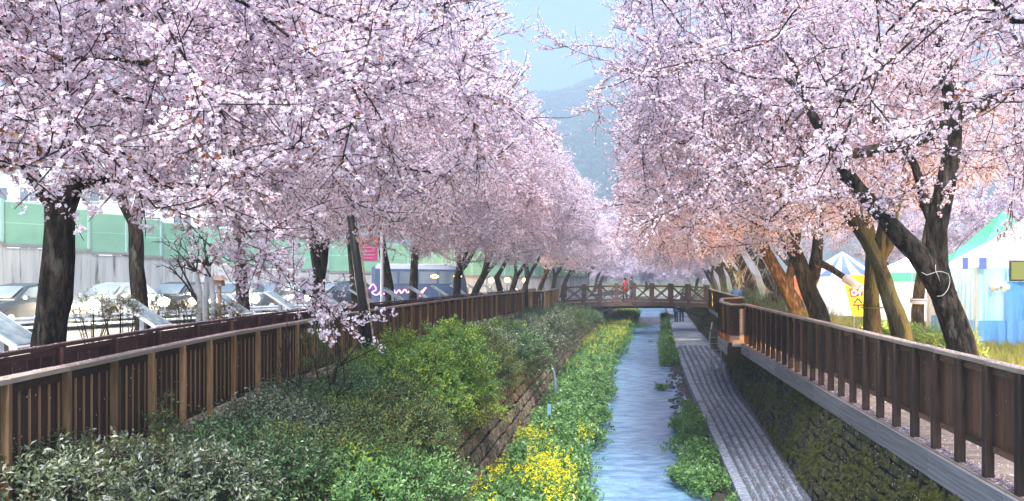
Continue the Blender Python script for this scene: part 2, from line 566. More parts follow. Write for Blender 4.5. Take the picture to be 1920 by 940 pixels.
def dir_euler(d, roll):
    """Euler XYZ of the rotation that takes +Z to d with a roll about d (numpy, n x 3)"""
    d = d / np.maximum(np.linalg.norm(d, axis=1, keepdims=True), 1e-9)
    ref = np.where(np.abs(d[:, 2:3]) < 0.95, np.array([[0, 0, 1.0]]), np.array([[1.0, 0, 0]]))
    x = np.cross(ref, d)
    x /= np.linalg.norm(x, axis=1, keepdims=True)
    y = np.cross(d, x)
    c, s_ = np.cos(roll)[:, None], np.sin(roll)[:, None]
    X = x * c + y * s_
    Y = -x * s_ + y * c
    ry = np.arcsin(np.clip(-X[:, 2], -1, 1))
    rx = np.arctan2(Y[:, 2], d[:, 2])
    rz = np.arctan2(X[:, 1], X[:, 0])
    return np.stack([rx, ry, rz], 1)


def scatter(name, group, pos, dirs, scl, pick, parent=None, kind='stuff'):
    pos = np.asarray(pos, dtype=np.float32)
    n = len(pos)
    if parent is not None:
        pos = pos - np.array(parent.location, dtype=np.float32)
    me = bpy.data.meshes.new(name)
    me.vertices.add(n)
    me.vertices.foreach_set('co', pos.ravel())
    a = me.attributes.new('rot', 'FLOAT_VECTOR', 'POINT')
    a.data.foreach_set('vector', dir_euler(np.asarray(dirs, float), rng.uniform(0, 6.28, n)).astype(np.float32).ravel())
    a = me.attributes.new('scl', 'FLOAT', 'POINT')
    a.data.foreach_set('value', np.asarray(scl, dtype=np.float32))
    a = me.attributes.new('pick', 'INT', 'POINT')
    a.data.foreach_set('value', np.asarray(pick, dtype=np.int32))
    me.update()
    o = bpy.data.objects.new(name, me)
    COL.objects.link(o)
    if parent is not None:
        o.parent = parent
    o['kind'] = kind
    md = o.modifiers.new('scatter', 'NODES')
    md.node_group = group
    return o


def proto(name, mb, mats, tints):
    me = mb.mesh(name, mats)
    a = me.attributes.new('tint', 'FLOAT', 'POINT')
    a.data.foreach_set('value', tints)
    return bpy.data.objects.new(name, me)


class Leafy(MB):
    def __init__(s):
        super().__init__()
        s.t = []

    def pad(s, t):
        s.t += [t] * (len(s.v) - len(s.t))

    def petal_flower(s, c, nrm, r, mi, t, np_=5, cup=0.35):
        n = Vector(nrm).normalized()
        x = n.orthogonal().normalized()
        y = n.cross(x)
        a0 = R.uniform(0, 6.28)
        k = len(s.v)
        c = Vector(c)
        s.v.append(tuple(c))
        for i in range(np_):
            a = a0 + 2 * math.pi * i / np_
            da = math.pi / np_ * 0.92
            for (aa, rr, hh) in ((a - da, 0.72, 0.6), (a, 1.0, 1.0), (a + da, 0.72, 0.6)):
                s.v.append(tuple(c + (x * math.cos(aa) + y * math.sin(aa)) * r * rr + n * r * cup * hh))
            b = k + 1 + i * 3
            s.f.append((k, b, b + 1, b + 2))
            s.m.append(mi)
        s.pad(t)

    def leaf(s, a, d, nrm, ln, wd, mi, t, fold=0.15):
        a, d = Vector(a), Vector(d).normalized()
        sd_ = d.cross(Vector(nrm))
        if sd_.length < 1e-3:
            sd_ = d.orthogonal()
        sd_.normalize()
        up = sd_.cross(d)
        k = len(s.v)
        m = a + d * ln * 0.5
        s.v += [tuple(a), tuple(m + sd_ * wd / 2 + up * wd * fold), tuple(a + d * ln - up * ln * 0.08), tuple(m - sd_ * wd / 2 + up * wd * fold)]
        s.f += [(k, k + 1, k + 2), (k, k + 2, k + 3)]
        s.m += [mi, mi]
        s.pad(t)


def rand_dir(up=0.0):
    v = Vector((R.gauss(0, 1), R.gauss(0, 1), R.gauss(0, 1) + up))
    return v.normalized()


def blossom_spray(i, ln=0.5, clusters=6, fl=10, fr=0.018, leafy=0.0, simple=False):
    b = Leafy()
    pts = []
    p = Vector((0, 0, 0))
    d = Vector((0, 0, 1))
    for k in range(5):
        pts.append(p.copy())
        d = (d + Vector((R.uniform(-.25, .25), R.uniform(-.25, .25), 0))).normalized()
        p = p + d * ln / 4
    b.tube(pts, [0.006, 0.0055, 0.005, 0.004, 0.002], 3, 2, cap=False)
    b.pad(0.3)
    for c in range(clusters):
        t = (c + R.uniform(0.2, 0.9)) / clusters * 3.9
        q = pts[int(t)].lerp(pts[int(t) + 1], t - int(t))
        o = rand_dir()
        o = (o - Vector((0, 0, 1)) * o.z * 0.6).normalized()
        q = q + o * 0.02
        nfl = max(3, int(fl * R.uniform(0.6, 1.4)))
        tt = R.uniform(0, 1)
        for f in range(nfl):
            n = (o * 0.6 + rand_dir()).normalized()
            r = fr * R.uniform(0.8, 1.15)
            c_ = q + n * R.uniform(0.02, 0.046)
            b.petal_flower(c_, n, r, 1 if R.random() < 0.1 else 0, min(1, max(0, tt + R.uniform(-.3, .3))), 5 if not simple else 4)
            if not simple:
                b.leaf(c_ + n * 0.002, rand_dir(), n, 0.011, 0.008, 3, R.random())
                if f % 2 == 0:
                    b.leaf(q, n, rand_dir(), (c_ - q).length, 0.003, 3, R.random())
        if R.random() < leafy:
            for f in range(5):
                b.leaf(q, (o + rand_dir() * 0.8).normalized(), rand_dir(), R.uniform(0.03, 0.06), 0.022, 4, R.random())
    return proto('blossom_spray', b, [MT['petal'], MT['petal_deep'], MT['twig'], MT['calyx'], MT['bronze']], b.t)


BLOSSOM = scatter_group('blossom_scatter', [blossom_spray(0), blossom_spray(1, 0.42, 5, 12), blossom_spray(2, 0.58, 6, 9), blossom_spray(3, 0.4, 5, 7, 0.017, 0.9),
                                            blossom_spray(4, 0.6, 3, 5)])
BLOSSOM_FAR = scatter_group('blossom_far', [blossom_spray(0, 0.5, 6, 7, 0.021, 0, True), blossom_spray(1, 0.45, 5, 7, 0.021, 0, True)])


def leaf_sprig(mats, ln=0.22, n=10, ll=0.05, lw=0.022, spread=0.8, mix=0.3):
    b = Leafy()
    p = Vector((0, 0, 0))
    b.tube([p, p + Vector((0.01, 0, ln * 0.5)), p + Vector((0, 0.01, ln))], [0.003, 0.0025, 0.001], 3, 1, cap=False)
    b.pad(0.3)
    for k in range(n):
        t = (k + 0.5) / n
        a = k * 2.4 + R.uniform(-.4, .4)
        d = Vector((math.cos(a) * spread, math.sin(a) * spread, 1 - spread * 0.5 + R.uniform(-.3, .3)))
        b.leaf(Vector((0, 0, ln * t)), d, Vector((0, 0, 1)) + rand_dir() * 0.4, ll * R.uniform(0.7, 1.2), lw * R.uniform(0.8, 1.2), 2 if R.random() < mix and len(mats) > 2 else 0, R.random())
    return proto('leaf_sprig', b, mats, b.t)


def sprig_group(nm, main, alt, **k):
    return scatter_group(nm, [leaf_sprig([MT[main], MT['twig'], MT[alt]], **k) for _ in range(3)])


SG_GREY = sprig_group('sprig_grey', 'leaf_grey', 'leaf_pale', mix=0.16)
SG_DARK = sprig_group('sprig_dark', 'leaf_dark', 'leaf_grey', mix=0.3)
SG_OLIVE = sprig_group('sprig_olive', 'leaf_olive', 'leaf_dark', ll=0.045, lw=0.02, mix=0.35)
SG_LIME = sprig_group('sprig_lime', 'leaf_lime', 'leaf_green', ln=0.25, n=13, ll=0.065, lw=0.024, mix=0.5)
SG_GREEN = sprig_group('sprig_green', 'leaf_green', 'leaf_dark', mix=0.25)
SG_RED = sprig_group('sprig_red', 'leaf_red', 'leaf_olive', mix=0.35)
SG_STREAM = sprig_group('sprig_stream', 'leaf_green', 'leaf_dark', ln=0.3, n=11, ll=0.11, lw=0.065, mix=0.35)
SG_BLADE = sprig_group('sprig_blade', 'leaf_olive', 'leaf_green', ln=0.3, n=9, ll=0.14, lw=0.02, spread=0.6)


def canola_flower():
    b = Leafy()
    b.tube([(0, 0, 0), (0.01, 0.01, 0.25), (0, 0, 0.42)], [0.005, 0.004, 0.003], 3, 1, cap=False)
    b.pad(0.5)
    for k in range(6):
        a = k * 2.4
        b.leaf((0, 0, 0.05 + 0.04 * k), (math.cos(a), math.sin(a), 0.5), (0, 0, 1), 0.08, 0.03, 2, R.random())
    for k in range(17):
        t = R.random()
        a = R.uniform(0, 6.28)
        rr = 0.045 * (1 - t * 0.6)
        b.petal_flower((math.cos(a) * rr, math.sin(a) * rr, 0.36 + 0.13 * t), (math.cos(a), math.sin(a), 1.0), 0.012, 0, R.random(), 4, 0.2)
    return proto('canola_stem', b, [MT['yellow'], MT['leaf_green'], MT['leaf_green']], b.t)


SG_CANOLA = scatter_group('canola_scatter', [canola_flower(), canola_flower()])


def grass_tuft(m):
    b = Leafy()
    for k in range(9):
        a = R.uniform(0, 6.28)
        x, y = R.uniform(-.04, .04), R.uniform(-.04, .04)
        b.leaf((x, y, 0), (math.cos(a) * 0.35, math.sin(a) * 0.35, 1), (math.cos(a), math.sin(a), 0), R.uniform(.08, .18), 0.009, 0, R.random())
    return proto('grass_tuft', b, [MT[m]], b.t)


SG_GRASS = scatter_group('grass_scatter', [grass_tuft('grass'), grass_tuft('grass')])
SG_MOSS = scatter_group('moss_scatter', [grass_tuft('moss'), grass_tuft('moss')])
# ------------------------------------------------------------------ cherry trees
def polyline(pts, step=0.3):
    pts = [np.array(p, float) for p in pts]
    out = [pts[0]]
    # Catmull-Rom through the points
    ext = [2 * pts[0] - pts[1]] + pts + [2 * pts[-1] - pts[-2]]
    for i in range(1, len(ext) - 2):
        p0, p1, p2, p3 = ext[i - 1:i + 3]
        n = max(1, int(np.linalg.norm(p2 - p1) / step))
        for k in range(1, n + 1):
            t = k / n
            out.append(0.5 * (2 * p1 + (p2 - p0) * t + (2 * p0 - 5 * p1 + 4 * p2 - p3) * t * t + (3 * p1 - p0 - 3 * p2 + p3) * t ** 3))
    return out


def crown_ok(side, q):
    """where the crowns of the avenue end: towards the gap over the stream, and below, at head height over the walks"""
    c = bend(q[1])
    x, z = q[0] - c, q[2]
    wob = 0.40 * math.sin(q[1] * 1.7 + z * 2.1) + 0.35 * math.sin(q[1] * 4.1 + z * 3.3)
    if side < 0:
        if x > -0.47 * (z - 2.1) + wob * 0.8 - 0.1:
            return False
        return z > 2.25 - min(1.15, max(0, q[1] - 30) * .026) + 0.12 * abs(min(x, 0)) + wob * 0.5
    if x < 0.03 * (z - 2.1) + wob * 0.8 - 0.1:
        return False
    return z > 2.3 - min(1.15, max(0, q[1] - 30) * .026) + 0.19 * max(x, 0) + wob * 0.5


def make_tree(side, base, stems, label, n_attr=330, reach=3.0, rad=(5.0, 4.4, 3.3), cz=5.7, spray=5.0, sscale=1.0, bark='bark',
              extra=(), far=False, leafy=0.06, seed=0, zmin=0.0, group=None, zmax=99, check=True, dy=0.0):
    """stems: list of (points, r0, r1); the first starts at the base, the others fork from it"""
    g = np.random.default_rng(seed + 100)
    base = Vector(base)
    root = thing('cherry_tree', base, label, 'cherry tree', group or ('cherry trees along the left of the stream' if side < 0 else 'cherry trees along the right of the stream'))
    pos, par, stemr, dirs, depth = [], [], [], [], []

    def add(p, pa, r=0.0):
        pos.append(np.array(p, float))
        par.append(pa)
        stemr.append(r)
        d = pos[-1] - pos[pa] if pa >= 0 else np.array([0, 0, 1.0])
        dirs.append(d / (np.linalg.norm(d) + 1e-9))
        depth.append(depth[pa] + np.linalg.norm(d) if pa >= 0 else 0.0)
        return len(pos) - 1
    for si, (pts, r0, r1) in enumerate(stems):
        pl = polyline(pts)
        if si == 0:
            pa = -1
        else:
            A = np.array(pos)
            pa = int(np.argmin(np.linalg.norm(A - pl[0], axis=1)))
        for k, p in enumerate(pl):
            if si > 0 and k == 0:
                continue
            pa = add(p, pa, r0 + (r1 - r0) * k / max(1, len(pl) - 1))
    n_stem = len(pos)
    forced = []
    for pts in extra:
        pl = polyline(pts, 0.2)
        A = np.array(pos)
        pa = int(np.argmin(np.linalg.norm(A - pl[0], axis=1)))
        for p in pl:
            pa = add(p, pa)
            forced.append(pa)
    C = np.array([base.x - side * reach, base.y + dy, cz])
    att = []
    tries = 0
    while len(att) < n_attr and tries < 60000:
        tries += 1
        v = g.normal(size=3)
        v /= np.linalg.norm(v)
        q = C + v * np.array(rad) * (g.random() ** 0.42)
        if q[2] < max(zmin, 1.1) or q[2] > zmax or (check and not crown_ok(side, q)):
            continue
        att.append(q)
    att.sort(key=lambda q: np.linalg.norm((q - C) / np.array(rad)) * 1.0 + g.random() * 0.35)
    cap = n_stem + len(forced) + n_attr * 30
    PA = np.zeros((cap, 3))
    DP = np.zeros(cap)
    PEN = np.zeros(cap)
    m = len(pos)
    PA[:m] = pos
    DP[:m] = depth
    lowz = base.z + 1.7
    PEN[:m] = [2.5 * max(0, lowz - p[2]) for p in pos]
    for q in att:
        df = PA[:m] - q
        dist = np.sqrt((df * df).sum(1))
        cost = dist + 0.22 * DP[:m] + PEN[:m]
        k = int(np.argmin(cost))
        L = dist[k]
        if L < 0.12:
            continue
        a = PA[k].copy()
        n = max(2, int(L / 0.28))
        ctrl = a + dirs[k] * L * 0.42 + np.array([0, 0, 0.10 * L]) + g.normal(size=3) * 0.10 * L
        pa = k
        for j in range(1, n + 1):
            t = j / n
            p = a * (1 - t) ** 2 + ctrl * 2 * t * (1 - t) + q * t * t + g.normal(size=3) * 0.012
            if m >= cap:
                break
            pa = add(p, pa)
            PA[m] = p
            DP[m] = depth[pa]
            PEN[m] = 0
            m += 1
    n_all = len(pos)
    kids = [[] for _ in range(n_all)]
    acc = np.zeros(n_all)
    for i in range(n_all - 1, -1, -1):
        if acc[i] == 0:
            acc[i] = 0.0075 ** 2.25
        if par[i] >= 0:
            acc[par[i]] += acc[i]
            kids[par[i]].append(i)
    r = acc ** (1 / 2.25)
    rmax = max(stemr)
    r = np.minimum(r, rmax * 0.62)
    for i in range(n_all):
        if stemr[i] > 0:
            r[i] = stemr[i]
    # tubes: follow the thickest child
    tb, lb = MB(), MB()
    started = [(-1, 0)]
    rr = R.getstate()
    while started:
        pa, i = started.pop()
        chain = [pa] if pa >= 0 else []
        while True:
            chain.append(i)
            if not kids[i]:
                break
            best = max(kids[i], key=lambda k: r[k])
            for k in kids[i]:
                if k != best:
                    started.append((i, k))
            i = best
        pts = [pos[j] for j in chain]
        rd = [r[j] for j in chain]
        if pa >= 0:
            rd[0] = min(rd[0], rd[1] * 1.25)
        big = rd[1] if len(rd) > 1 else rd[0]
        if len(pts) < 2:
            continue
        ns = 3 if big < 0.014 else (5 if big < 0.05 else (8 if far else 16))
        isstem = stemr[chain[-1 if pa < 0 else 1]] > 0 or pa < 0
        (tb if isstem else lb).tube(pts, rd, ns, 0, rough=0.13 if big > 0.05 else 0.0, cap=True)
    if stems:
        p0 = Vector(stems[0][0][0])
        r0 = stems[0][1]
        for k in range(5):
            a = k * 1.256 + seed
            d = Vector((math.cos(a), math.sin(a), 0))
            tb.tube([p0 + d * r0 * 0.3 + Vector((0, 0, 0.5)), p0 + d * r0 * 0.8 + Vector((0, 0, 0.15)), p0 + d * r0 * 1.8 + Vector((0, 0, -0.05))], [r0 * 0.55, r0 * 0.5, r0 * 0.2], 6, 0)
    tb.build('trunk', MT[bark], root, smooth=True)
    if lb.v:
        lo = lb.build('branches', MT['bark' if bark == 'bark_moss' else bark], root, smooth=True, kind='stuff')
    # blossom sprays on all thin wood
    sp, sdir, ssc, pick = [], [], [], []
    fs = set(forced)
    for i in range(n_stem, n_all):
        if r[i] > 0.045 or par[i] < 0:
            continue
        num = spray * (1.25 if not kids[i] else 1.0) * (0.55 if i in fs else 1.0)
        k = int(num) + (1 if g.random() < num % 1 else 0)
        for _ in range(k):
            t = g.random()
            p = pos[par[i]] * (1 - t) + pos[i] * t
            d = dirs[i] * 0.7 + g.normal(size=3) * 0.75 + np.array([0, 0, 0.12])
            sp.append(p)
            sdir.append(d)
            s_ = sscale * g.uniform(0.7, 1.15)
            ssc.append(s_)
            if far:
                pick.append(int(g.random() * 2))
            else:
                u = g.random()
                pick.append(3 if u < leafy else (4 if u < leafy + 0.12 else int(g.random() * 3)))
    if sp:
        scatter('blossoms', BLOSSOM_FAR if far else BLOSSOM, sp, sdir, ssc, pick, root)
    return root


def generic_stems(side, x, y, h=2.0, r0=0.2, seed=0):
    g = random.Random(seed)
    ln = -side
    a = Vector((x, y, -0.05))
    b = Vector((x + ln * g.uniform(0.0, 0.35), y + g.uniform(-.2, .2), h * 0.5))
    c = Vector((x + ln * g.uniform(0.2, 0.7), y + g.uniform(-.3, .3), h))
    st = [([a, b, c], r0, r0 * 0.8)]
    for k in range(3):
        an = g.uniform(-0.9, 0.9) + (math.pi if side > 0 else 0) + (k - 1) * 0.9
        d = Vector((math.cos(an), math.sin(an), g.uniform(0.9, 1.5)))
        st.append(([c, c + d * 0.7 + Vector((0, 0, .1)), c + d * 1.5 + Vector((0, 0, g.uniform(.1, .5)))], r0 * 0.55, r0 * 0.3))
    return st


def PP(Y, *pp):
    return [P(px, py, Y) for px, py in pp]


def ground_pt(p):
    return Vector((p.x, p.y, 0.0))


# --- left row
Y = 11.5
b1 = P(92, 645, Y)
make_tree(-1, (b1.x, Y, 0), [([Vector((b1.x + .02, Y, -.1)), b1] + PP(Y, (103, 560), (110, 480), (112, 420), (112, 395)), 0.205, 0.175),
                             (PP(Y, (110, 400), (75, 352), (45, 300), (20, 230)), 0.12, 0.06),
                             (PP(Y, (114, 405), (140, 350), (166, 290), (176, 190), (182, 60)), 0.13, 0.06),
                             (PP(Y + .3, (150, 345), (230, 335), (330, 350), (420, 352)), 0.07, 0.04)],
          'thickest dark forked trunk behind the reddish fence, nearest of the left row', seed=1, spray=7, leafy=0.12, n_attr=380, zmax=7.4,
          extra=[[P(300, 345, 10.0), P(400, 385, 9.8), P(480, 455, 9.4), P(560, 540, 9.0), P(615, 580, 8.9), P(655, 625, 8.8)],
                 [P(420, 352, 12), P(470, 440, 11.5), P(520, 500, 11.3), P(590, 560, 11), P(640, 590, 10.8)],
                 [P(420, 352, 12), P(440, 480, 11.5), P(455, 545, 11.3)],
                 [P(200, 330, 10.5), P(330, 400, 10), P(430, 490, 9.8), P(520, 470, 9.6)]])
Y = 17.0
b2 = P(268, 610, Y)
make_tree(-1, (b2.x, Y, 0), [([Vector((b2.x, Y, -.1)), b2] + PP(Y, (262, 560), (256, 500), (256, 440), (252, 420)), 0.145, 0.125),
                             (PP(Y, (252, 425), (232, 385), (220, 340), (222, 280)), 0.10, 0.06),
                             (PP(Y, (256, 425), (264, 370), (270, 330), (278, 220)), 0.12, 0.06)],
          'slim upright forked trunk between two slanted boards beside the bright road', seed=2, spray=6.5, leafy=0.08)
Y = 22.0
make_tree(-1, (P(458, 600, Y).x, Y, 0), [([ground_pt(P(458, 600, Y)), *PP(Y, (455, 560), (450, 490), (449, 430)), P(452, 380, Y)], 0.165, 0.12),
                                        (PP(Y, (449, 430), (420, 370), (400, 300)), 0.08, 0.05), (PP(Y, (450, 430), (500, 360), (520, 280)), 0.09, 0.05)],
          'short dark trunk half hidden by a drooping blossom spray beside the wooden lantern', seed=3, spray=6,
          extra=[[P(760, 150, 21), P(870, 110, 20.5), P(930, 70, 20.3), P(984, 56, 20.2)], [P(760, 60, 21), P(850, 45, 20.5), P(942, 8, 20.2)], [P(800, 200, 21.5), P(900, 165, 21), P(985, 140, 21)]])
Y = 26.0
make_tree(-1, (P(597, 600, Y).x, Y, 0), [([ground_pt(P(596, 600, Y)), *PP(Y, (597, 560), (598, 510), (590, 460), (584, 420)), P(570, 330, Y)], 0.20, 0.12),
                                        (PP(Y, (599, 530), (606, 490), (612, 440), (640, 340)), 0.15, 0.07)],
          'twin stemmed trunk splitting low in a narrow V behind the fence', seed=4, spray=6)
Y = 29.0
make_tree(-1, (P(672, 600, Y).x, Y, 0), [([ground_pt(P(672, 600, Y)), *PP(Y, (668, 550), (661, 480), (655, 420)), P(650, 330, Y)], 0.20, 0.10),
                                        (PP(Y, (657, 440), (690, 380), (740, 320)), 0.1, 0.05)],
          'straight trunk directly behind the leaning black pole', seed=5, spray=6)
Y = 33.0
make_tree(-1, (P(735, 590, Y).x, Y, 0), [([ground_pt(P(735, 590, Y)), *PP(Y, (730, 545), (719, 480), (711, 430)), P(690, 350, Y)], 0.20, 0.10),
                                        (PP(Y, (712, 440), (760, 370), (800, 320)), 0.1, 0.05)],
          'trunk leaning left beside the pink street banner', seed=6, spray=6)
Y = 36.5
make_tree(-1, (P(773, 590, Y).x, Y, 0), [([ground_pt(P(773, 590, Y)), *PP(Y, (775, 540), (778, 480), (786, 430)), P(800, 350, Y)], 0.20, 0.10),
                                        (PP(Y, (780, 450), (750, 380), (760, 300)), 0.1, 0.05)],
          'trunk leaning right in front of the moving bus', seed=7, spray=6)
LEFT_FAR = [(40, -8.6, 'trunk at the front end of the dark bus'), (44, -8.3, 'trunk just past the bus beside the pale slanted boards'), (48, -7.9, 'trunk left of the two warm headlights near the bend'),
            (52, -7.6, 'trunk between the two warm headlights near the bend'), (56, -7.4, 'trunk right of the warm headlights by the second dark pole'), (61, -7.2, 'trunk beside the far dark pole near the bridge'),
            (67, -7.0, 'pale lavender crown rising just left of the bridge'), (74, -6.8, 'pale lavender crown second beyond the bridge on the left'), (82, -6.6, 'small pale crown beyond the bridge, left side'),
            (91, -6.5, 'small hazy pale crown far up the left bank'), (101, -6.5, 'hazy crown near the end of the left row')]
for i, (Y, x, lab) in enumerate(LEFT_FAR):
    X = x + bend(Y)
    make_tree(-1, (X, Y, 0), generic_stems(-1, X, Y, 2.0, 0.2, i), lab, n_attr=200 if Y < 60 else 130, spray=5.5 if Y < 60 else 5, sscale=1.25 if Y < 60 else 1.7,
              far=Y > 45, seed=20 + i, rad=(5.0, 4.6, 3.2))
make_tree(-1, (-8.6, 6.6, 0), generic_stems(-1, -8.6, 6.6, 2.2, 0.24, 77), 'overhanging pink boughs filling the upper left corner, trunk out of the frame', seed=8, spray=6, leafy=0.22, n_attr=260,
          rad=(4.4, 3.4, 2.2), cz=4.4, zmax=5.9)
# --- right row
Y = 13.0
make_tree(1, (P(1808, 650, Y).x + .1, Y, 0), [([Vector((P(1822, 760, Y).x, Y, -.1)), *PP(Y, (1800, 640), (1772, 560), (1752, 520), (1722, 475), (1690, 445), (1655, 405), (1610, 355)), P(1560, 280, Y - .3), P(1515, 200, Y - .6), P(1490, 120, Y - .8)], 0.25, 0.035),
                                              (PP(Y + .1, (1775, 560), (1757, 500), (1756, 430), (1768, 370), (1786, 280), (1788, 215), (1775, 140)) + [P(1760, 40, Y)], 0.185, 0.09),
                                              (PP(Y + .1, (1788, 225), (1740, 255), (1690, 272), (1625, 285)) + [P(1560, 290, Y - .6)], 0.115, 0.06),
                                              (PP(Y + .1, (1786, 235), (1830, 205), (1880, 175), (1930, 140)), 0.11, 0.07),
                                              (PP(Y + .3, (1742, 440), (1735, 380), (1715, 310), (1690, 270)), 0.09, 0.05)],
          'largest leaning two stemmed trunk with a white cord tied round it, by the fence', seed=31, spray=4.6, leafy=0.12, n_attr=340, zmax=7.8, dy=1.7, reach=2.8, rad=(5.2, 4.4, 3.6),
          extra=[[P(1900, 160, 11), P(1905, 300, 10.5), P(1893, 420, 10.4)], [P(1450, 270, 12), P(1445, 300, 12), P(1480, 350, 12.2), P(1530, 375, 12.4)],
                 [P(1850, 20, 11.5), P(1800, 80, 11.2), P(1720, 120, 11), P(1660, 190, 10.8)]])
Y = 16.5
make_tree(1, (P(1695, 640, Y).x, Y, 0), [([Vector((P(1700, 713, Y).x, Y, -.1)), *PP(Y, (1690, 620), (1668, 560), (1650, 500), (1625, 450), (1598, 410)), P(1560, 350, Y), P(1500, 270, Y)], 0.21, 0.09),
                                        (PP(Y, (1645, 480), (1655, 420), (1670, 330)), 0.1, 0.06)],
          'mossy trunk leaning left between the largest trunk and the yellow lit one', seed=32, spray=4.2, bark='bark_moss', reach=3.2, rad=(5.6, 4.2, 3.4))
Y = 18.0
make_tree(1, (P(1637, 620, Y).x, Y, 0), [([Vector((P(1637, 700, Y).x, Y, -.1)), *PP(Y, (1636, 610), (1634, 540), (1636, 470), (1628, 430)), P(1600, 340, Y)], 0.20, 0.11),
                                        (PP(Y, (1636, 490), (1665, 460), (1668, 430), (1700, 330)), 0.13, 0.07)],
          'upright trunk lit yellow green in front of the yellow sign', seed=33, spray=4.0, bark='bark_moss', reach=3.2, rad=(5.6, 4.2, 3.4))
Y = 20.5
make_tree(1, (P(1722, 600, Y).x, Y, 0), [([Vector((P(1722, 670, Y).x, Y, -.1)), *PP(Y, (1720, 610), (1724, 540), (1735, 470)), P(1750, 380, Y)], 0.17, 0.10)],
          'thin trunk with a white and blue band behind the largest trunk', seed=34, spray=4, reach=1.5, n_attr=200)
Y = 23.5
make_tree(1, (P(1535, 600, Y).x, Y, 0), [([Vector((P(1545, 655, Y).x, Y, -.1)), *PP(Y, (1538, 600), (1522, 560), (1505, 510), (1480, 455)), P(1440, 380, Y), P(1380, 300, Y)], 0.30, 0.11),
                                        (PP(Y, (1520, 540), (1530, 490), (1535, 430), (1550, 350)), 0.19, 0.08)],
          'thick trunk glowing orange from a lamp at its foot', seed=35, spray=5.5, reach=3.2, extra=[[P(1300, 140, 20), P(1190, 125, 19.5), P(1090, 100, 19), P(1008, 58, 18.8)], [P(1260, 60, 20), P(1200, 45, 19.5), P(1152, 22, 19.3)], [P(1260, 190, 21), P(1170, 190, 20.5), P(1085, 212, 20.3)], [P(1200, 100, 19.3), P(1100, 85, 19), P(1035, 92, 18.9)]], rad=(5.6, 4.4, 3.4), leafy=0.10)
Y = 28.0
make_tree(1, (P(1505, 600, Y).x, Y, 0), [([ground_pt(P(1508, 600, Y)), *PP(Y, (1490, 570), (1468, 530), (1440, 480)), P(1400, 400, Y), P(1350, 310, Y)], 0.28, 0.10),
                                        (PP(Y, (1475, 540), (1490, 480), (1500, 420)), 0.15, 0.08)],
          'dark trunk leaning far left beyond the orange lit one', seed=36, spray=5.5, reach=3.0, rad=(5.6, 4.4, 3.4))
RIGHT_FAR = [(33, 6.3, 'dark trunk beside the bend of the right fence'), (37, 6.6, 'dark trunk behind the pale bare hanging twigs'), (42, 6.9, 'trunk behind the jutting platform rail'),
             (47, 7.2, 'trunk lit yellow at the right end of the bridge'), (52, 7.4, 'dark trunk nearest to the right bridge end'), (58, 7.4, 'pinkish crown just right of the bridge'),
             (65, 7.6, 'pale crown second beyond the bridge on the right'), (73, 7.8, 'small pale crown beyond the bridge, right side'), (82, 8.0, 'small hazy crown far up the right bank'),
             (92, 8.2, 'hazy crown near the end of the right row')]
for i, (Y, x, lab) in enumerate(RIGHT_FAR):
    X = x + bend(Y) * 0.8
    make_tree(1, (X, Y, 0), generic_stems(1, X, Y, 2.0, 0.22, 50 + i), lab, n_attr=200 if Y < 60 else 130, spray=5.5 if Y < 60 else 5, sscale=1.25 if Y < 60 else 1.7,
              far=Y > 45, seed=60 + i, reach=3.6, rad=(5.6, 4.6, 3.4))
make_tree(1, (6.6, 7.4, 0), generic_stems(1, 6.6, 7.4, 2.4, 0.24, 78), 'overhanging boughs filling the upper right corner, trunk out of the frame', seed=9, spray=3, leafy=0.25, n_attr=170,
          reach=2.6, rad=(4.4, 3.2, 2.2), cz=4.6, zmax=6.0)
# the avenue closes where the stream bends
for i, (x, Y, lab) in enumerate([(-3, 112, 'hazy crown closing the view left of the stream end'), (3.5, 118, 'hazy crown closing the view over the stream end'), (10, 112, 'hazy crown closing the view right of the stream end')]):
    make_tree(-1, (x, Y, 0), generic_stems(-1, x, Y, 2.0, 0.22, 90 + i), lab, n_attr=220, spray=6, sscale=2.0, far=True, seed=90 + i, reach=0.0, rad=(5.5, 4.5, 3.9), cz=4.2, check=False,
              group='cherry trees where the stream bends')
# ------------------------------------------------------------------ ground, canal, water, walks
def strip(name, left, right, m, ys, z=None, kind='structure', zf=None, crossn=1, mats=None, bumpy=0.0, parent=None):
    """a sheet between two x(Y) curves; left/right give (x, z) at Y"""
    b = MB()
    g = random.Random(5)
    rows = []
    for Y in ys:
        l, r = left(Y), right(Y)
        row = []
        for k in range(crossn + 1):
            t = k / crossn
            row.append((l[0] + (r[0] - l[0]) * t, Y, l[1] + (r[1] - l[1]) * t + (g.uniform(-bumpy, bumpy) if 0 < k < crossn else 0)))
        rows.append(row)
    for i in range(len(rows) - 1):
        for k in range(crossn):
            b.quad(rows[i][k], rows[i][k + 1], rows[i + 1][k + 1], rows[i + 1][k])
    o = b.build(name, m, parent, smooth=bumpy > 0)
    if parent is None:
        o['kind'] = kind
    return o


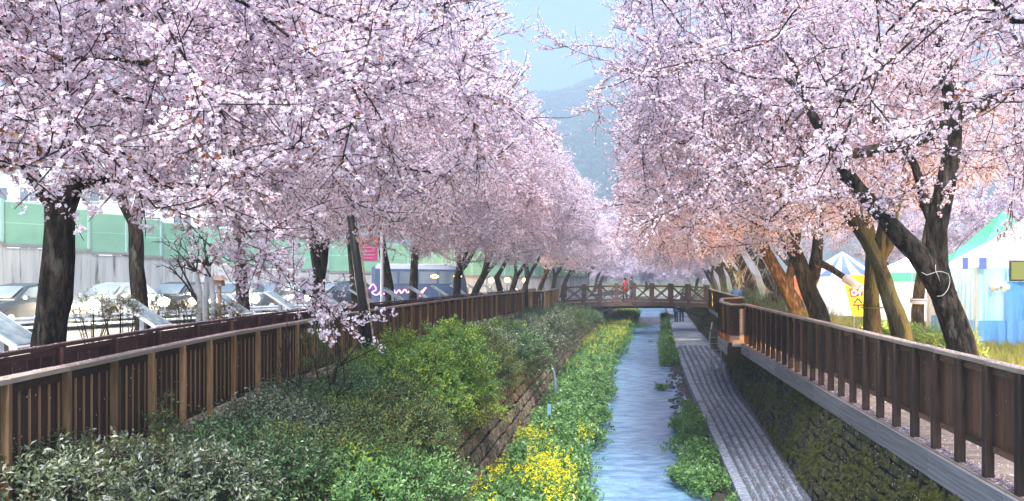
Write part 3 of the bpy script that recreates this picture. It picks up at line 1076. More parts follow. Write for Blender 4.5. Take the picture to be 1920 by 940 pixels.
WB_R = [(4, 3.34), (14.5, 3.34), (21.5, 3.68), (27, 3.95), (33, 4.3), (38, 4.75), (45.7, 5.05), (60, 5.6), (82, 6.5), (130, 8.6)]      # foot of the right canal wall
WK_L = [(4, 1.9), (14.4, 2.06), (20, 2.2), (30, 2.42), (49, 3.05), (88, 4.9), (130, 6.4)]                                   # left edge of the low walk
LW_B = [(4, -2.6), (15, -2.55), (25, -2.5), (36, -2.45), (60, -1.75), (85, -0.8), (130, 1.4)]                                # foot of the left canal wall
WAT_L = [(4, -0.7), (15.3, -0.65), (24.7, -0.42), (37, -0.30), (50, 0.3), (60, 0.7), (78, 1.45), (130, 3.4)]
wbr = lambda Y: interp(WB_R, Y)
wkl = lambda Y: interp(WK_L, Y)
lwb = lambda Y: interp(LW_B, Y)
wtl = lambda Y: interp(WAT_L, Y)
ZW, ZK, ZB = -2.1, -1.85, -2.3
YS = [2 + 2 * k for k in range(20)] + [42 + 4 * k for k in range(23)]

strip('stream_bed', lambda Y: (lwb(Y) - 0.6, ZB), lambda Y: (wbr(Y) + 0.4, ZB), MT['bed'], YS)
strip('water', lambda Y: (lwb(Y) - 0.3, ZW), lambda Y: (wkl(Y) - 0.02, ZW), MT['water'], YS)
# planted shoal between the left wall and the open water
strip('stream_bank', lambda Y: (lwb(Y) - 0.3, -1.86), lambda Y: (wtl(Y) + 0.08 * math.sin(Y * 1.3) - 0.12, -2.13), MT['soil'], YS, crossn=4, bumpy=0.05)
strip('stream_bank', lambda Y: (wkl(Y) - max(0.08, 0.75 - abs(Y - 43) * 0.05 if Y > 34 else 0.15 + 0.8 * math.exp(-((Y - 18.5) / 6.5) ** 2)) + 0.05 * math.sin(Y * 2.1), -2.13),
      lambda Y: (wkl(Y) - 0.02, -2.0), MT['soil'], [2 + k for k in range(100)], crossn=3, bumpy=0.03)

# low walk: slab, its kerb line and the ribbed strips
walk = strip('walkway', lambda Y: (wkl(Y), ZK), lambda Y: (wbr(Y) + 0.05, ZK), MT['pave_groove'], YS)
b = MB()
for i in range(len(YS) - 1):
    a, c = YS[i], YS[i + 1]
    b.quad((wkl(a), a, ZB), (wkl(a), a, ZK), (wkl(c), c, ZK), (wkl(c), c, ZB))
b.build('kerb_face', MT['pave'], walk)
edge = lambda Y: wbr(Y) - 0.10 + 0.05 * math.sin(Y * 0.4)
NST = 6
ysd = [4 + 0.5 * k for k in range(85)]
for k in range(NST):
    b = MB()
    for i in range(len(ysd) - 1):
        ring = []
        if i % 4 == 0 and i:
            b.build('paving_strip', MT['pave'], walk)
            b = MB()
        dz_ = 0.006 * math.sin(i // 4 * 5.1 + k * 2.3)
        for Y in (ysd[i] + (0.03 if i % 4 == 0 else 0), ysd[i + 1]):
            l, r = wkl(Y) + 0.26, edge(Y)
            wv = 0.01 * math.sin(Y * 0.6)
            x0 = l + (r - l) * (k + 0.14) / NST + wv
            x1 = l + (r - l) * (k + 0.80) / NST + wv
            ring.append(((x0, Y, ZK - .01), (x0 + .03, Y, ZK + .035 + dz_), (x1 - .03, Y, ZK + .035 + dz_), (x1, Y, ZK - .01)))
        for j in range(3):
            b.quad(ring[0][j], ring[0][j + 1], ring[1][j + 1], ring[1][j])
    b.build('paving_strip', MT['pave'], walk)
b = MB()
for i in range(len(YS) - 1):
    a, c = YS[i], YS[i + 1]
    if a >= 46:
        b.quad((wkl(a) + .02, a, ZK + .03), (edge(a), a, ZK + .03), (edge(c), c, ZK + .03), (wkl(c) + .02, c, ZK + .03))
    b.quad((wkl(a) + .01, a, ZK + .034), (wkl(a) + .2, a, ZK + .034), (wkl(c) + .2, c, ZK + .034), (wkl(c) + .01, c, ZK + .034))
b.build('paving_slab', MT['pave'], walk)


# stone walls: every stone its own piece where it shows
def stone_meshes(m, n=4):
    out = []
    for k in range(n):
        b = MB()
        g = random.Random(k * 7 + 3)
        ring0 = [(-.5, -.5), (0, -.52), (.5, -.5), (.52, 0), (.5, .5), (0, .52), (-.5, .5), (-.52, 0)]
        lay = [(0.0, 1.0), (0.75, 1.0), (1.0, 0.82)]
        idx = []
        jit = [(g.uniform(-.05, .05), g.uniform(-.07, .07)) for _ in ring0]
        for (dep, sc) in lay:
            row = []
            for (q, j) in zip(ring0, jit):
                row.append(len(b.v))
                b.v.append(((q[0] + j[0]) * sc, -dep + (g.uniform(-.1, .1) if sc < 1 else 0), (q[1] + j[1]) * sc))
            idx.append(row)
        for r_ in range(2):
            for i in range(8):
                b.f.append((idx[r_][i], idx[r_][(i + 1) % 8], idx[r_ + 1][(i + 1) % 8], idx[r_ + 1][i]))
                b.m.append(0)
        c = len(b.v)
        b.v.append((g.uniform(-.1, .1), -1.0 - g.uniform(0, .25), g.uniform(-.1, .1)))
        for i in range(8):
            b.f.append((idx[2][i], idx[2][(i + 1) % 8], c))
            b.m.append(0)
        out.append(b)
    return out


def stone_wall(name, label, foot, z0, z1, batter, side, mstone, y0, y1, course=0.24, length=(0.22, 0.42), seed=1, split_y=24):
    """side +1: faces -X (right wall); -1: faces +X (left wall). The wall leans back by batter over its height"""
    g = random.Random(seed)
    root = thing(name, (foot((y0 + y1) / 2), (y0 + y1) / 2, z0), label, 'stone wall')
    b = MB()
    ys = [y0 + 2 * k for k in range(int((y1 - y0) / 2) + 1)]
    for i in range(len(ys) - 1):
        a, c = ys[i], ys[i + 1]
        q = [(foot(a) + side * .05, a, z0 - .3), (foot(a) + side * (batter + .05), a, z1), (foot(c) + side * (batter + .05), c, z1), (foot(c) + side * .05, c, z0 - .3)]
        b.quad(*q)
        b.quad(q[1], (foot(a) + side * (batter + .5), a, z1), (foot(c) + side * (batter + .5), c, z1), q[2])
    b.build('mortar_backing', MT['mortar'], root)
    protos_ = stone_meshes(mstone)
    mes = [p.mesh('stone', mstone) for p in protos_]
    rest = MB()
    rows = int((z1 - z0) / course)
    hh = (z1 - z0) / rows
    cnt = 0
    items = []
    for r_ in range(rows):
        Y = y0 + g.uniform(0, .3)
        while Y < y1:
            L = g.uniform(*length)
            Yc = Y + L / 2
            h = hh * g.uniform(0.8, 1.0)
            z = z0 + (r_ + 0.5) * hh + g.uniform(-.015, .015)
            x = foot(Yc) + side * (batter * (z - z0) / (z1 - z0) + 0.03)
            dx = (foot(Yc + .5) - foot(Yc - .5))
            yaw = math.atan2(1, dx)               # along the wall
            items.append((Yc, (x, Yc, z), yaw, L * 0.94, h * 0.94, g.randrange(4), g.uniform(0.05, 0.10) if side < 0 else g.uniform(0.03, 0.075)))
            Y += L
    items.sort(key=lambda t: t[0] if t[0] > split_y else t[0])
    vis = [t for t in items if t[0] >= split_y]
    for n_, (Yc, c, yaw, L, h, k, dep) in enumerate(vis):
        tilt = math.atan2(batter, z1 - z0)
        rot = Euler((-tilt, 0, yaw if side < 0 else yaw + math.pi), 'XYZ')
        if n_ < 300:
            put(mes[k], 'stone', c, rot, (L, dep, h), root)
        elif Yc < 75:
            M_ = Matrix.Translation(c) @ rot.to_matrix().to_4x4() @ Matrix.Diagonal((L, dep, h, 1))
            kk = len(rest.v)
            rest.v += [tuple(M_ @ Vector(v)) for v in protos_[k].v]
            rest.f += [tuple(kk + i for i in f) for f in protos_[k].f]
            rest.m += protos_[k].m
    for (Yc, c, yaw, L, h, k, dep) in [t for t in items if t[0] < split_y]:
        tilt = math.atan2(batter, z1 - z0)
        rot = Euler((-tilt, 0, yaw if side < 0 else yaw + math.pi), 'XYZ')
        M_ = Matrix.Translation(c) @ rot.to_matrix().to_4x4() @ Matrix.Diagonal((L, dep, h, 1))
        kk = len(rest.v)
        rest.v += [tuple(M_ @ Vector(v)) for v in protos_[k].v]
        rest.f += [tuple(kk + i for i in f) for f in protos_[k].f]
        rest.m += protos_[k].m
    rest.build('distant_stones', mstone, root, kind='stuff')
    return root


stone_wall('stone_wall', 'brown rubble stone wall under the shrubs on the left of the stream', lwb, -2.0, -0.40, 0.45, -1, MT['stone'], 6, 110, 0.24, (0.24, 0.46), 2, 11.5)
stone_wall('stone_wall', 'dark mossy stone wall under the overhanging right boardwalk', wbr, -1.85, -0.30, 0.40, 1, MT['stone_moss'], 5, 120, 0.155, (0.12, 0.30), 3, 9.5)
# moss and small ferns on the right wall
n = 11000
yy = 9 + 38 * rng.random(n) ** 1.5
tt = rng.random(n)
mask = np.array([math.sin(a * 2.9 + t * 5) + math.sin(a * 0.71 + t * 9) + 0.9 * math.sin(a * 7.3 - t * 7) + R.uniform(-1, 1) for a, t in zip(yy, tt)]) > 0.1
yy, tt = yy[mask], tt[mask]
pos = np.stack([[wbr(a) + 0.40 * t - 0.04 for a, t in zip(yy, tt)], yy, -1.85 + 1.5 * tt], 1)
scatter('moss', SG_MOSS, pos, np.tile([[-0.7, 0, -0.4]], (len(yy), 1)) + rng.normal(0, .25, (len(yy), 3)), rng.uniform(0.3, 0.7, len(yy)), rng.integers(0, 2, len(yy)))

# --- land on both sides
FL = [(2, -5.25), (7.1, -5.35), (9.2, -5.6), (12.8, -6.1), (17, -6.4), (22, -6.55), (30, -6.5), (36, -6.2), (42, -5.75), (48, -5.3)]      # main left fence
FB = [(2, -6.4), (9.2, -7.05), (14.8, -8.0), (19, -8.35), (24, -8.3), (31, -7.8), (38, -7.3), (45, -6.75), (52, -6.2), (56, -5.8)]       # rear left fence
flx = lambda Y: interp(FL, Y) + (bend(Y) - bend(48) if Y > 48 else 0)
fbx = lambda Y: interp(FB, Y) + (bend(Y) - bend(56) if Y > 56 else 0)
YL = [2 + 2 * k for k in range(30)] + [62 + 6 * k for k in range(12)]
strip('shrub_bank', lambda Y: (flx(Y) - 0.25, -0.12), lambda Y: (lwb(Y) - 0.42, -0.42), MT['soil'], YL, crossn=5, bumpy=0.06)
bw = strip('boardwalk', lambda Y: (fbx(Y) - 0.2, 0.0), lambda Y: (flx(Y) + 0.15, 0.0), MT['plank'], YL)
strip('ground', lambda Y: (-9000.0 if Y > 60 else -900, -0.03), lambda Y: (fbx(Y) - 0.1, -0.03), MT['dirt'], YL)
strip('ground', lambda Y: (3.7 if Y < 26 else wbr(Y) + 0.25, -0.03), lambda Y: (9000.0 if Y > 60 else 900, -0.03), MT['ground'], YL)
b = MB()
b.quad((-9000, 128, -0.034), (9000, 128, -0.034), (9000, 9000, -0.034), (-9000, 9000, -0.034))
b.quad((-900, -300, -0.034), (-5.3, -300, -0.034), (-5.3, 2, -0.034), (-900, 2, -0.034))
b.quad((3.7, -300, -0.034), (900, -300, -0.034), (900, 2, -0.034), (3.7, 2, -0.034))
b.quad((-5.3, -300, -2.34), (3.7, -300, -2.34), (3.7, 6, -2.34), (-5.3, 6, -2.34))
b.build('ground', MT['ground'], kind='structure')


# ------------------------------------------------------------------ timber fences
def unit_box(m, name):
    b = MB()
    b.box((0, 0, 0), (1, 1, 1))
    return b.mesh(name, m)


def post_mesh(m, name, sx, sy, h):
    b = MB()
    b.box((0, 0, h / 2), (sx, sy, h))
    b.box((0, 0, h * 0.5), (sx * 0.8, sy * 1.03, h * 0.96))
    return b.mesh(name, m)


def fence(name, label, path, spacing, n_slat, slat_w, side, mslat, mpost, mrail, cap_w=0.17, h=1.2, z0=0.0, slat_z=(0.12, 1.12), post_w=0.09, petals=True, group='timber fences along the stream',
          max_slats=300, slat_t=0.028, cat='fence', low_rail=True, lit_edges=False):
    """path: list of (x, y); side: which way (+1 = right of travel) the posts stand proud of the slats"""
    pts = [Vector((p[0], p[1], 0)) for p in path]
    cum = [0]
    for i in range(1, len(pts)):
        cum.append(cum[-1] + (pts[i] - pts[i - 1]).length)
    L = cum[-1]
    nb = max(1, int(round(L / spacing)))

    def at(s):
        s = min(max(s, 0), L)
        for i in range(1, len(pts)):
            if s <= cum[i] + 1e-9:
                t = (s - cum[i - 1]) / max(1e-9, cum[i] - cum[i - 1])
                return pts[i - 1].lerp(pts[i], t)
        return pts[-1].copy()
    P_ = [at(L * k / nb) for k in range(nb + 1)]
    mid = P_[len(P_) // 2]
    root = thing(name, (mid.x, mid.y, z0), label, cat, group)
    slat = unit_box(mslat, 'slat')
    rail = unit_box(mrail, 'rail')
    lowm = unit_box(mslat, 'low_rail')
    edge_strip = unit_box(mpost, 'batten')  # thin tan strips paint the light caught on slat side edges
    post = post_mesh(mpost, 'post', post_w, post_w * 1.15, h - 0.045)
    total = 0
    rest = MB()
    pet = MB()
    for k in range(nb):
        a, c = P_[k], P_[k + 1]
        d = c - a
        ln = d.length
        yaw = math.atan2(d.y, d.x)
        t = d.normalized()
        nrm = Vector((t.y, -t.x, 0)) * side
        m_ = (a + c) / 2
        put(rail, 'handrail', (m_.x, m_.y, z0 + h - 0.02 + (0.003 if k % 2 else 0)), (0, 0, yaw), (ln, cap_w, 0.045), root)
        put(lowm, 'upper_rail', (m_.x, m_.y, z0 + h - 0.10), (0, 0, yaw), (ln - post_w * 0.2, 0.05, 0.07), root)
        if low_rail:
            put(lowm, 'lower_rail', (m_.x, m_.y, z0 + slat_z[0] + 0.05), (0, 0, yaw), (ln - post_w * 0.2, 0.05, 0.06), root)
        q = a + nrm * 0.055
        put(post, 'post', (q.x, q.y, z0), (0, 0, yaw), (1, 1, 1), root)
        for s_ in range(n_slat):
            f = (s_ + 0.5) / n_slat
            p = a + d * f - nrm * 0.045
            zc = (slat_z[0] + slat_z[1]) / 2
            sc = (slat_w, slat_t, slat_z[1] - slat_z[0] + R.uniform(-.01, .01))
            if total < max_slats:
                put(slat, 'slat', (p.x, p.y, z0 + zc), (0, 0, yaw), sc, root)
            else:
                rest.box((p.x, p.y, z0 + zc), sc, yaw)
            total += 1
            if lit_edges:
                p = a + d * ((s_ + (0.02 if s_ else 0.08)) / n_slat) - nrm * 0.024
                put(edge_strip, 'batten', (p.x, p.y, z0 + zc), (0, 0, yaw), (0.014, 0.016, slat_z[1] - slat_z[0]), root)
        if petals:
            for _ in range(int(150 * ln) if a.y < 30 else int(50 * ln)):
                f, o_ = R.random(), R.gauss(0, 0.35)
                if abs(o_) > 0.98:
                    continue
                p = a + d * f + nrm * o_ * cap_w / 2 + Vector((0, 0, z0 + h + 0.0075))
                r_ = R.uniform(0.007, 0.014)
                an = R.uniform(0, 6.28)
                u = Vector((math.cos(an), math.sin(an), R.uniform(-.2, .4))) * r_
                v = Vector((-math.sin(an), math.cos(an), R.uniform(-.2, .4))) * r_
                pet.quad(p - u, p - v * .7, p + u, p + v * .7)
            for _ in range(int(9 * ln) if a.y < 30 else 0):
                p = a + d * R.random() + nrm * 0.0 + Vector((0, 0, z0 + R.uniform(0.2, 1.05))) - nrm * (0.045 - slat_t / 2 - 0.004)
                r_ = R.uniform(0.007, 0.013)
                pet.quad(p - t * r_, p - Vector((0, 0, r_)), p + t * r_, p + Vector((0, 0, r_)) + nrm * 0.004)
    e = P_[-1] + nrm * 0.055
    put(post, 'post', (e.x, e.y, z0), (0, 0, yaw), (1, 1, 1), root)
    if rest.v:
        rest.build('distant_slats', mslat, root, kind='stuff')
    if pet.v:
        pet.build('fallen_petals', MT['fallen'], root, kind='stuff')
    return root


def curve_path(fn, y0, y1, step=0.5):
    n_ = max(2, int((y1 - y0) / step))
    return [(fn(y0 + (y1 - y0) * k / n_), y0 + (y1 - y0) * k / n_) for k in range(n_ + 1)]


wob = lambda Y: 0.05 * math.sin(Y * 0.45)
fence('timber_fence', 'long brown slatted fence above the shrubs with pale posts facing the stream', curve_path(lambda Y: flx(Y) + wob(Y), 4.2, 48.0), 0.98, 6, 0.128, 1, MT['slat_dark'], MT['post'], MT['rail'], post_w=0.055, lit_edges=True)
fence('timber_fence', 'plum brown boarded fence behind the long slatted one on the road side', curve_path(lambda Y: fbx(Y) + wob(Y), 6.0, 55.5), 1.6, 5, 0.285, 1, MT['plum'], MT['plum'], MT['plum'],
      cap_w=0.12, post_w=0.08, slat_z=(0.05, 1.1), low_rail=False)
# kerb stones at the foot of the left fence
km = MB()
km.box((0, 0, 0), (1, 1, 1))
kbm = km.mesh('kerb_stone', MT['rail'])
kroot = MB()
kroot.box((-5.6, 20, -0.35), (0.05, 0.05, 0.05))
kr = kroot.build('kerb', MT['mortar'], kind='structure')
yk = 4.5
while yk < 40:
    xk = flx(yk + .4) + wob(yk + .4) + 0.16
    put(kbm, 'kerb_stone', (xk, yk + .4, -0.04), (0, 0, math.atan2(1, flx(yk + .9) - flx(yk - .1))), (0.79, 0.16, 0.20), kr)
    yk += .8
pet = MB()
for _ in range(2600):
    yk = 4.5 + 30 * R.random() ** 1.4
    p = Vector((flx(yk) + wob(yk) + 0.16 + R.gauss(0, .04), yk, 0.064))
    r_ = R.uniform(0.008, 0.015)
    an = R.uniform(0, 6.28)
    u = Vector((math.cos(an), math.sin(an), R.uniform(0, .4))) * r_
    v = Vector((-math.sin(an), math.cos(an), R.uniform(0, .4))) * r_
    pet.quad(p - u, p - v * .7, p + u, p + v * .7)
pet.build('fallen_petals', MT['fallen'], kr, kind='stuff')
# little outlook on the left just before the bridge
c48 = flx(48)
fence('outlook_fence', 'short fence box jutting out from the left fence just before the bridge', [(c48, 48.0), (c48 + 0.75, 48.1), (c48 + 0.85, 51.6), (-4.4, 56.2)], 0.9, 5, 0.12, 1, MT['slat_dark'], MT['post'], MT['rail'])
# right side
RX = 3.87
fence('timber_fence', 'dark slatted fence running along the right edge of the overhanging boardwalk', [(RX, 3.6), (RX, 10.0), (RX - 0.01, 16), (RX - .02, 25.8)], 0.725, 5, 0.118, -1, MT['slat_tan'], MT['post_dark'], MT['rail'],
      slat_z=(0.24, 1.1), cap_w=0.16, post_w=0.085)
fence('outlook_fence', 'short fence round the platform that juts over the right wall', [(RX - .02, 25.8), (3.38, 25.75), (3.42, 28.5), (3.95, 32.5), (4.9, 33.6)], 0.62, 4, 0.118, -1, MT['slat_dark'], MT['post_dark'], MT['rail'],
      slat_z=(0.2, 1.1), cap_w=0.15)
fence('timber_fence', 'far fence with a pale rail between the right platform and the bridge', [(4.9, 33.6), (5.05, 38), (5.4, 46), (5.9, 55.5)], 0.9, 5, 0.13, -1, MT['slat_dark'], MT['post_dark'], MT['rail'], slat_z=(0.2, 1.1))

# right boardwalk: planks, edge boards, petals
deck = bpy.data.objects.new('boardwalk', MB().mesh('boardwalk', MT['mortar']))
bb = MB()
bb.box((4.5, 15, -0.16), (1.36, 22.0, 0.2))
bb.box((4.55, 29.6, -0.16), (2.0, 7.0, 0.2))
deck = bb.build('boardwalk', MT['post_dark'], kind='structure')
pm = unit_box(MT['plank'], 'plank')
y = 4.0
while y < 26.0:
    put(pm, 'plank', (4.46, y + .07, -0.03), (0, 0, 0), (1.43, 0.135, 0.04), deck)
    y += 0.148
fm = unit_box(MT['fascia'], 'edge_board')
y = 4.0
k = 0
while y < 25.9:
    put(fm, 'edge_board', (3.715 + 0.002 * (k % 2), y + 1.0, -0.175), (0, 0, 0), (0.05, 1.985, 0.31), deck)
    y += 1.99
    k += 1
# jutting platform
pl = thing('platform', (3.6, 29, 0), 'small deck platform jutting from the right boardwalk over the walk', 'platform')
b = MB()
b.poly([(3.3, 25.7, -.012), (3.85, 25.7, -.012), (4.9, 33.6, -.012), (3.9, 32.6, -.012), (3.34, 28.6, -.012)])
b.build('platform_deck', MT['plank'], pl)
b = MB()
b.bar((3.28, 25.66, -.27), (3.86, 25.66, -.27), 0.05, 0.36)
b.build('front_board', MT['post_dark'], pl)
b = MB()
b.bar((3.29, 25.70, -.20), (3.33, 28.6, -.20), 0.05, 0.36)
b.bar((3.335, 28.62, -.20), (3.88, 32.6, -.20), 0.05, 0.36)
b.build('side_board', MT['fascia'], pl)
b = MB()
b.box((3.60, 25.6, -0.02), (0.36, 0.06, 0.2))
b.build('grey_box', MT['steel'], pl)
b = MB()
b.bar((3.71, 25.62, 0.08), (3.71, 25.62, 1.05), 0.14, 0.05, up=(0, 1, 0))
b.build('white_panel', MT['steel'], pl)
# far edge board up to the bridge
b = MB()
b.bar((4.0, 33.2, -.15), (4.85, 33.7, -.15), 0.05, 0.3)
b.bar((4.85, 33.7, -.15), (5.0, 38, -.15), 0.05, 0.3)
b.bar((5.0, 38, -.15), (5.85, 55.5, -.15), 0.05, 0.3)
eb = b.build('far_edge_board', MT['fascia'], deck)
# steel steps down the wall
st = thing('steel_ladder', (3.9, 33.0, -1.85), 'pale steel ladder leaning below the platform on the right wall', 'ladder')
a0, a1 = P(1331, 688, 33.0), P(1340, 598, 33.0)
for dx in (0.0, 0.45):
    b = MB()
    b.tube([(a0.x + dx, 33.0, -1.85), (a0.x + dx + .02, 33.2, -0.4), (a0.x + dx + .12, 33.3, 0.2)], 0.03, 6)
    b.build('side_rail', MT['steel'], st)
for k in range(6):
    b = MB()
    b.tube([(a0.x, 33.0 + .03 * k, -1.65 + .25 * k), (a0.x + .45, 33.0 + .03 * k, -1.65 + .25 * k)], 0.018, 5)
    b.build('rung', MT['steel'], st)

pet = MB()
for _ in range(9000):
    yq = 4 + 22 * R.random() ** 1.4
    xq = 3.79 + abs(R.gauss(0, 0.10)) if R.random() < 0.75 else R.uniform(3.8, 4.6)
    r_ = R.uniform(0.008, 0.015)
    an = R.uniform(0, 6.28)
    p = Vector((xq, yq, -0.004))
    u = Vector((math.cos(an), math.sin(an), R.uniform(0, .5))) * r_
    v = Vector((-math.sin(an), math.cos(an), R.uniform(0, .5))) * r_
    pet.quad(p - u, p - v * .7, p + u, p + v * .7)
pet.build('fallen_petals', MT['fallen'], deck, kind='stuff')
# petals stuck to the right wall and lying on the low walk
pet = MB()
for _ in range(4200):
    if R.random() < 0.35:
        yq = 8 + 32 * R.random() ** 1.4
        t = R.random()
        p = Vector((wbr(yq) + .40 * t - 0.06, yq, -1.85 + 1.5 * t))
        r_ = R.uniform(0.008, 0.014)
        u, v = Vector((0, r_, 0)), Vector((0.004, 0, r_))
    else:
        yq = 8 + 40 * R.random() ** 1.3
        p = Vector((R.uniform(wkl(yq), wbr(yq)), yq, ZK + 0.04))
        r_ = R.uniform(0.008, 0.014)
        u, v = Vector((r_, 0, .004)), Vector((0, r_, .003))
    pet.quad(p - u, p - v * .7, p + u, p + v * .7)
pet.build('petals', MT['fallen'], kind='stuff')

# ------------------------------------------------------------------ footbridge
BY = 57.0
br = thing('footbridge', ((P(1190, 570, BY)).x, BY, 0.3), 'reddish brown timber footbridge with crossed braces spanning the stream', 'footbridge')
xs = [P(px, 0, BY).x for px in (1056, 1094, 1124, 1156, 1189, 1223, 1259, 1292, 1328)]
xa, xb = xs[0], xs[-1]
arch = lambda x: 0.10 + 0.12 * (1 - ((x - (xa + xb) / 2) / ((xb - xa) / 2)) ** 2)
xx = [xa + (xb - xa) * k / 16 for k in range(17)]
for sgn, yb in ((1, BY), (-1, BY + 2.0)):
    b = MB()
    for k in range(16):
        b.bar((xx[k], yb, arch(xx[k]) - .12), (xx[k + 1], yb, arch(xx[k + 1]) - .12), 0.14, 0.26)
    b.build('girder', MT['bridge'], br)
    b = MB()
    for k in range(16):
        b.bar((xx[k], yb, arch(xx[k]) + 1.12), (xx[k + 1], yb, arch(xx[k + 1]) + 1.12), 0.17, 0.09)
    b.build('handrail', MT['bridge'], br)
    b = MB()
    for k in range(16):
        b.bar((xx[k], yb, arch(xx[k]) + 0.16), (xx[k + 1], yb, arch(xx[k + 1]) + 0.16), 0.10, 0.09)
    b.build('lower_rail', MT['bridge'], br)
    for k, x in enumerate(xs):
        b = MB()
        b.box((x, yb - .02, arch(x) + .56), (0.26, 0.20, 1.36))
        b.box((x, yb - .02, arch(x) + 1.27), (0.30, 0.24, 0.06))
        b.build('post', MT['bridge'], br)
    for k in range(len(xs) - 1):
        x0, x1 = xs[k] + .13, xs[k + 1] - .13
        z0_, z1_ = arch((x0 + x1) / 2) + .21, arch((x0 + x1) / 2) + 1.07
        for j, (za, zb) in enumerate(((z0_, z1_), (z1_, z0_))):
            b = MB()
            b.bar((x0, yb + .03 * j - .015, za), (x1, yb + .03 * j - .015, zb), 0.028, 0.075)
            b.build('cross_brace', MT['bridge'], br)
for k in range(60):
    x = xa + (xb - xa) * (k + .5) / 60
    b = MB()
    b.box((x, BY + 1.0, arch(x) + .035), ((xb - xa) / 60 - .012, 1.86, 0.05))
    b.build('deck_plank', MT['plank'], br)
for yb in (BY + .15, BY + 1.85):
    b = MB()
    pa_ = P(1110, 588, BY)
    pc = P(1338, 602, BY)
    p1, p2 = P(1158, 577, BY), P(1263, 577, BY)
    for a, c in ((pa_, p1), (p1, p2), (p2, pc)):
        b.bar((a.x, yb, a.z), (c.x, yb, c.z), 0.1, 0.1)
    for px in (1158, 1189, 1221, 1250):
        q = P(px, 577, BY)
        b.bar((q.x, yb, q.z), (q.x, yb, arch(q.x) - .2), 0.07, 0.07)
    b.build('under_brace', MT['iron'], br)
# ------------------------------------------------------------------ shrubs and stream plants
def blob_points(c, r, n, lump=0.22, g=None, shell=0.55, floor=None):
    g = g or rng
    v = g.normal(size=(n, 3))
    v[:, 2] = np.abs(v[:, 2]) * np.where(g.random(n) < 0.78, 1, -0.7)
    v /= np.linalg.norm(v, axis=1, keepdims=True)
    ph = g.uniform(0, 6.28, 6)
    f = 1 + lump * (np.sin(v[:, 0] * 4.1 + ph[0]) * np.sin(v[:, 1] * 3.7 + ph[1]) + 0.6 * np.sin(v[:, 2] * 6.3 + v[:, 0] * 5 + ph[2]) + 0.4 * np.sin(v[:, 1] * 9 + ph[3]))
    rad_ = f * (shell + (1 - shell) * g.random(n) ** 0.5)
    p = np.array(c) + v * np.array(r) * rad_[:, None]
    d = v + g.normal(0, 0.55, (n, 3)) + np.array([0, 0, 0.45])
    return p, d


def shrub(c, r, group, n, label, cat='shrub', scl=(0.7, 1.2), name='shrub', lump=0.22, grp='shrubs on the bank between the left fence and the stream', stem=True, seed=0, shell=0.5):
    g = np.random.default_rng(seed + 500)
    gz = max(-0.5, c[2] - r[2]) if c[1] > 0 else 0
    root = thing(name, (c[0], c[1], min(c[2] - r[2] * 0.7, -0.1) if grp.startswith('shrubs on') else 0.0), label, cat, grp)
    p, d = blob_points(c, r, n, lump, g, shell)
    scatter('foliage', group, p, d, g.uniform(scl[0], scl[1], n), g.integers(0, 3, n), root)
    if stem:
        b = MB()
        o = Vector(root.location)
        for k in range(9):
            e = Vector(p[k * 7])
            m_ = o.lerp(e, 0.5) + Vector((R.uniform(-.1, .1), R.uniform(-.1, .1), 0.1))
            b.tube([o + Vector((R.uniform(-.1, .1), R.uniform(-.1, .1), -.05)), m_, e], [0.018, 0.011, 0.005], 4)
        b.build('stems', MT['twig'], root, kind='stuff')
    return root


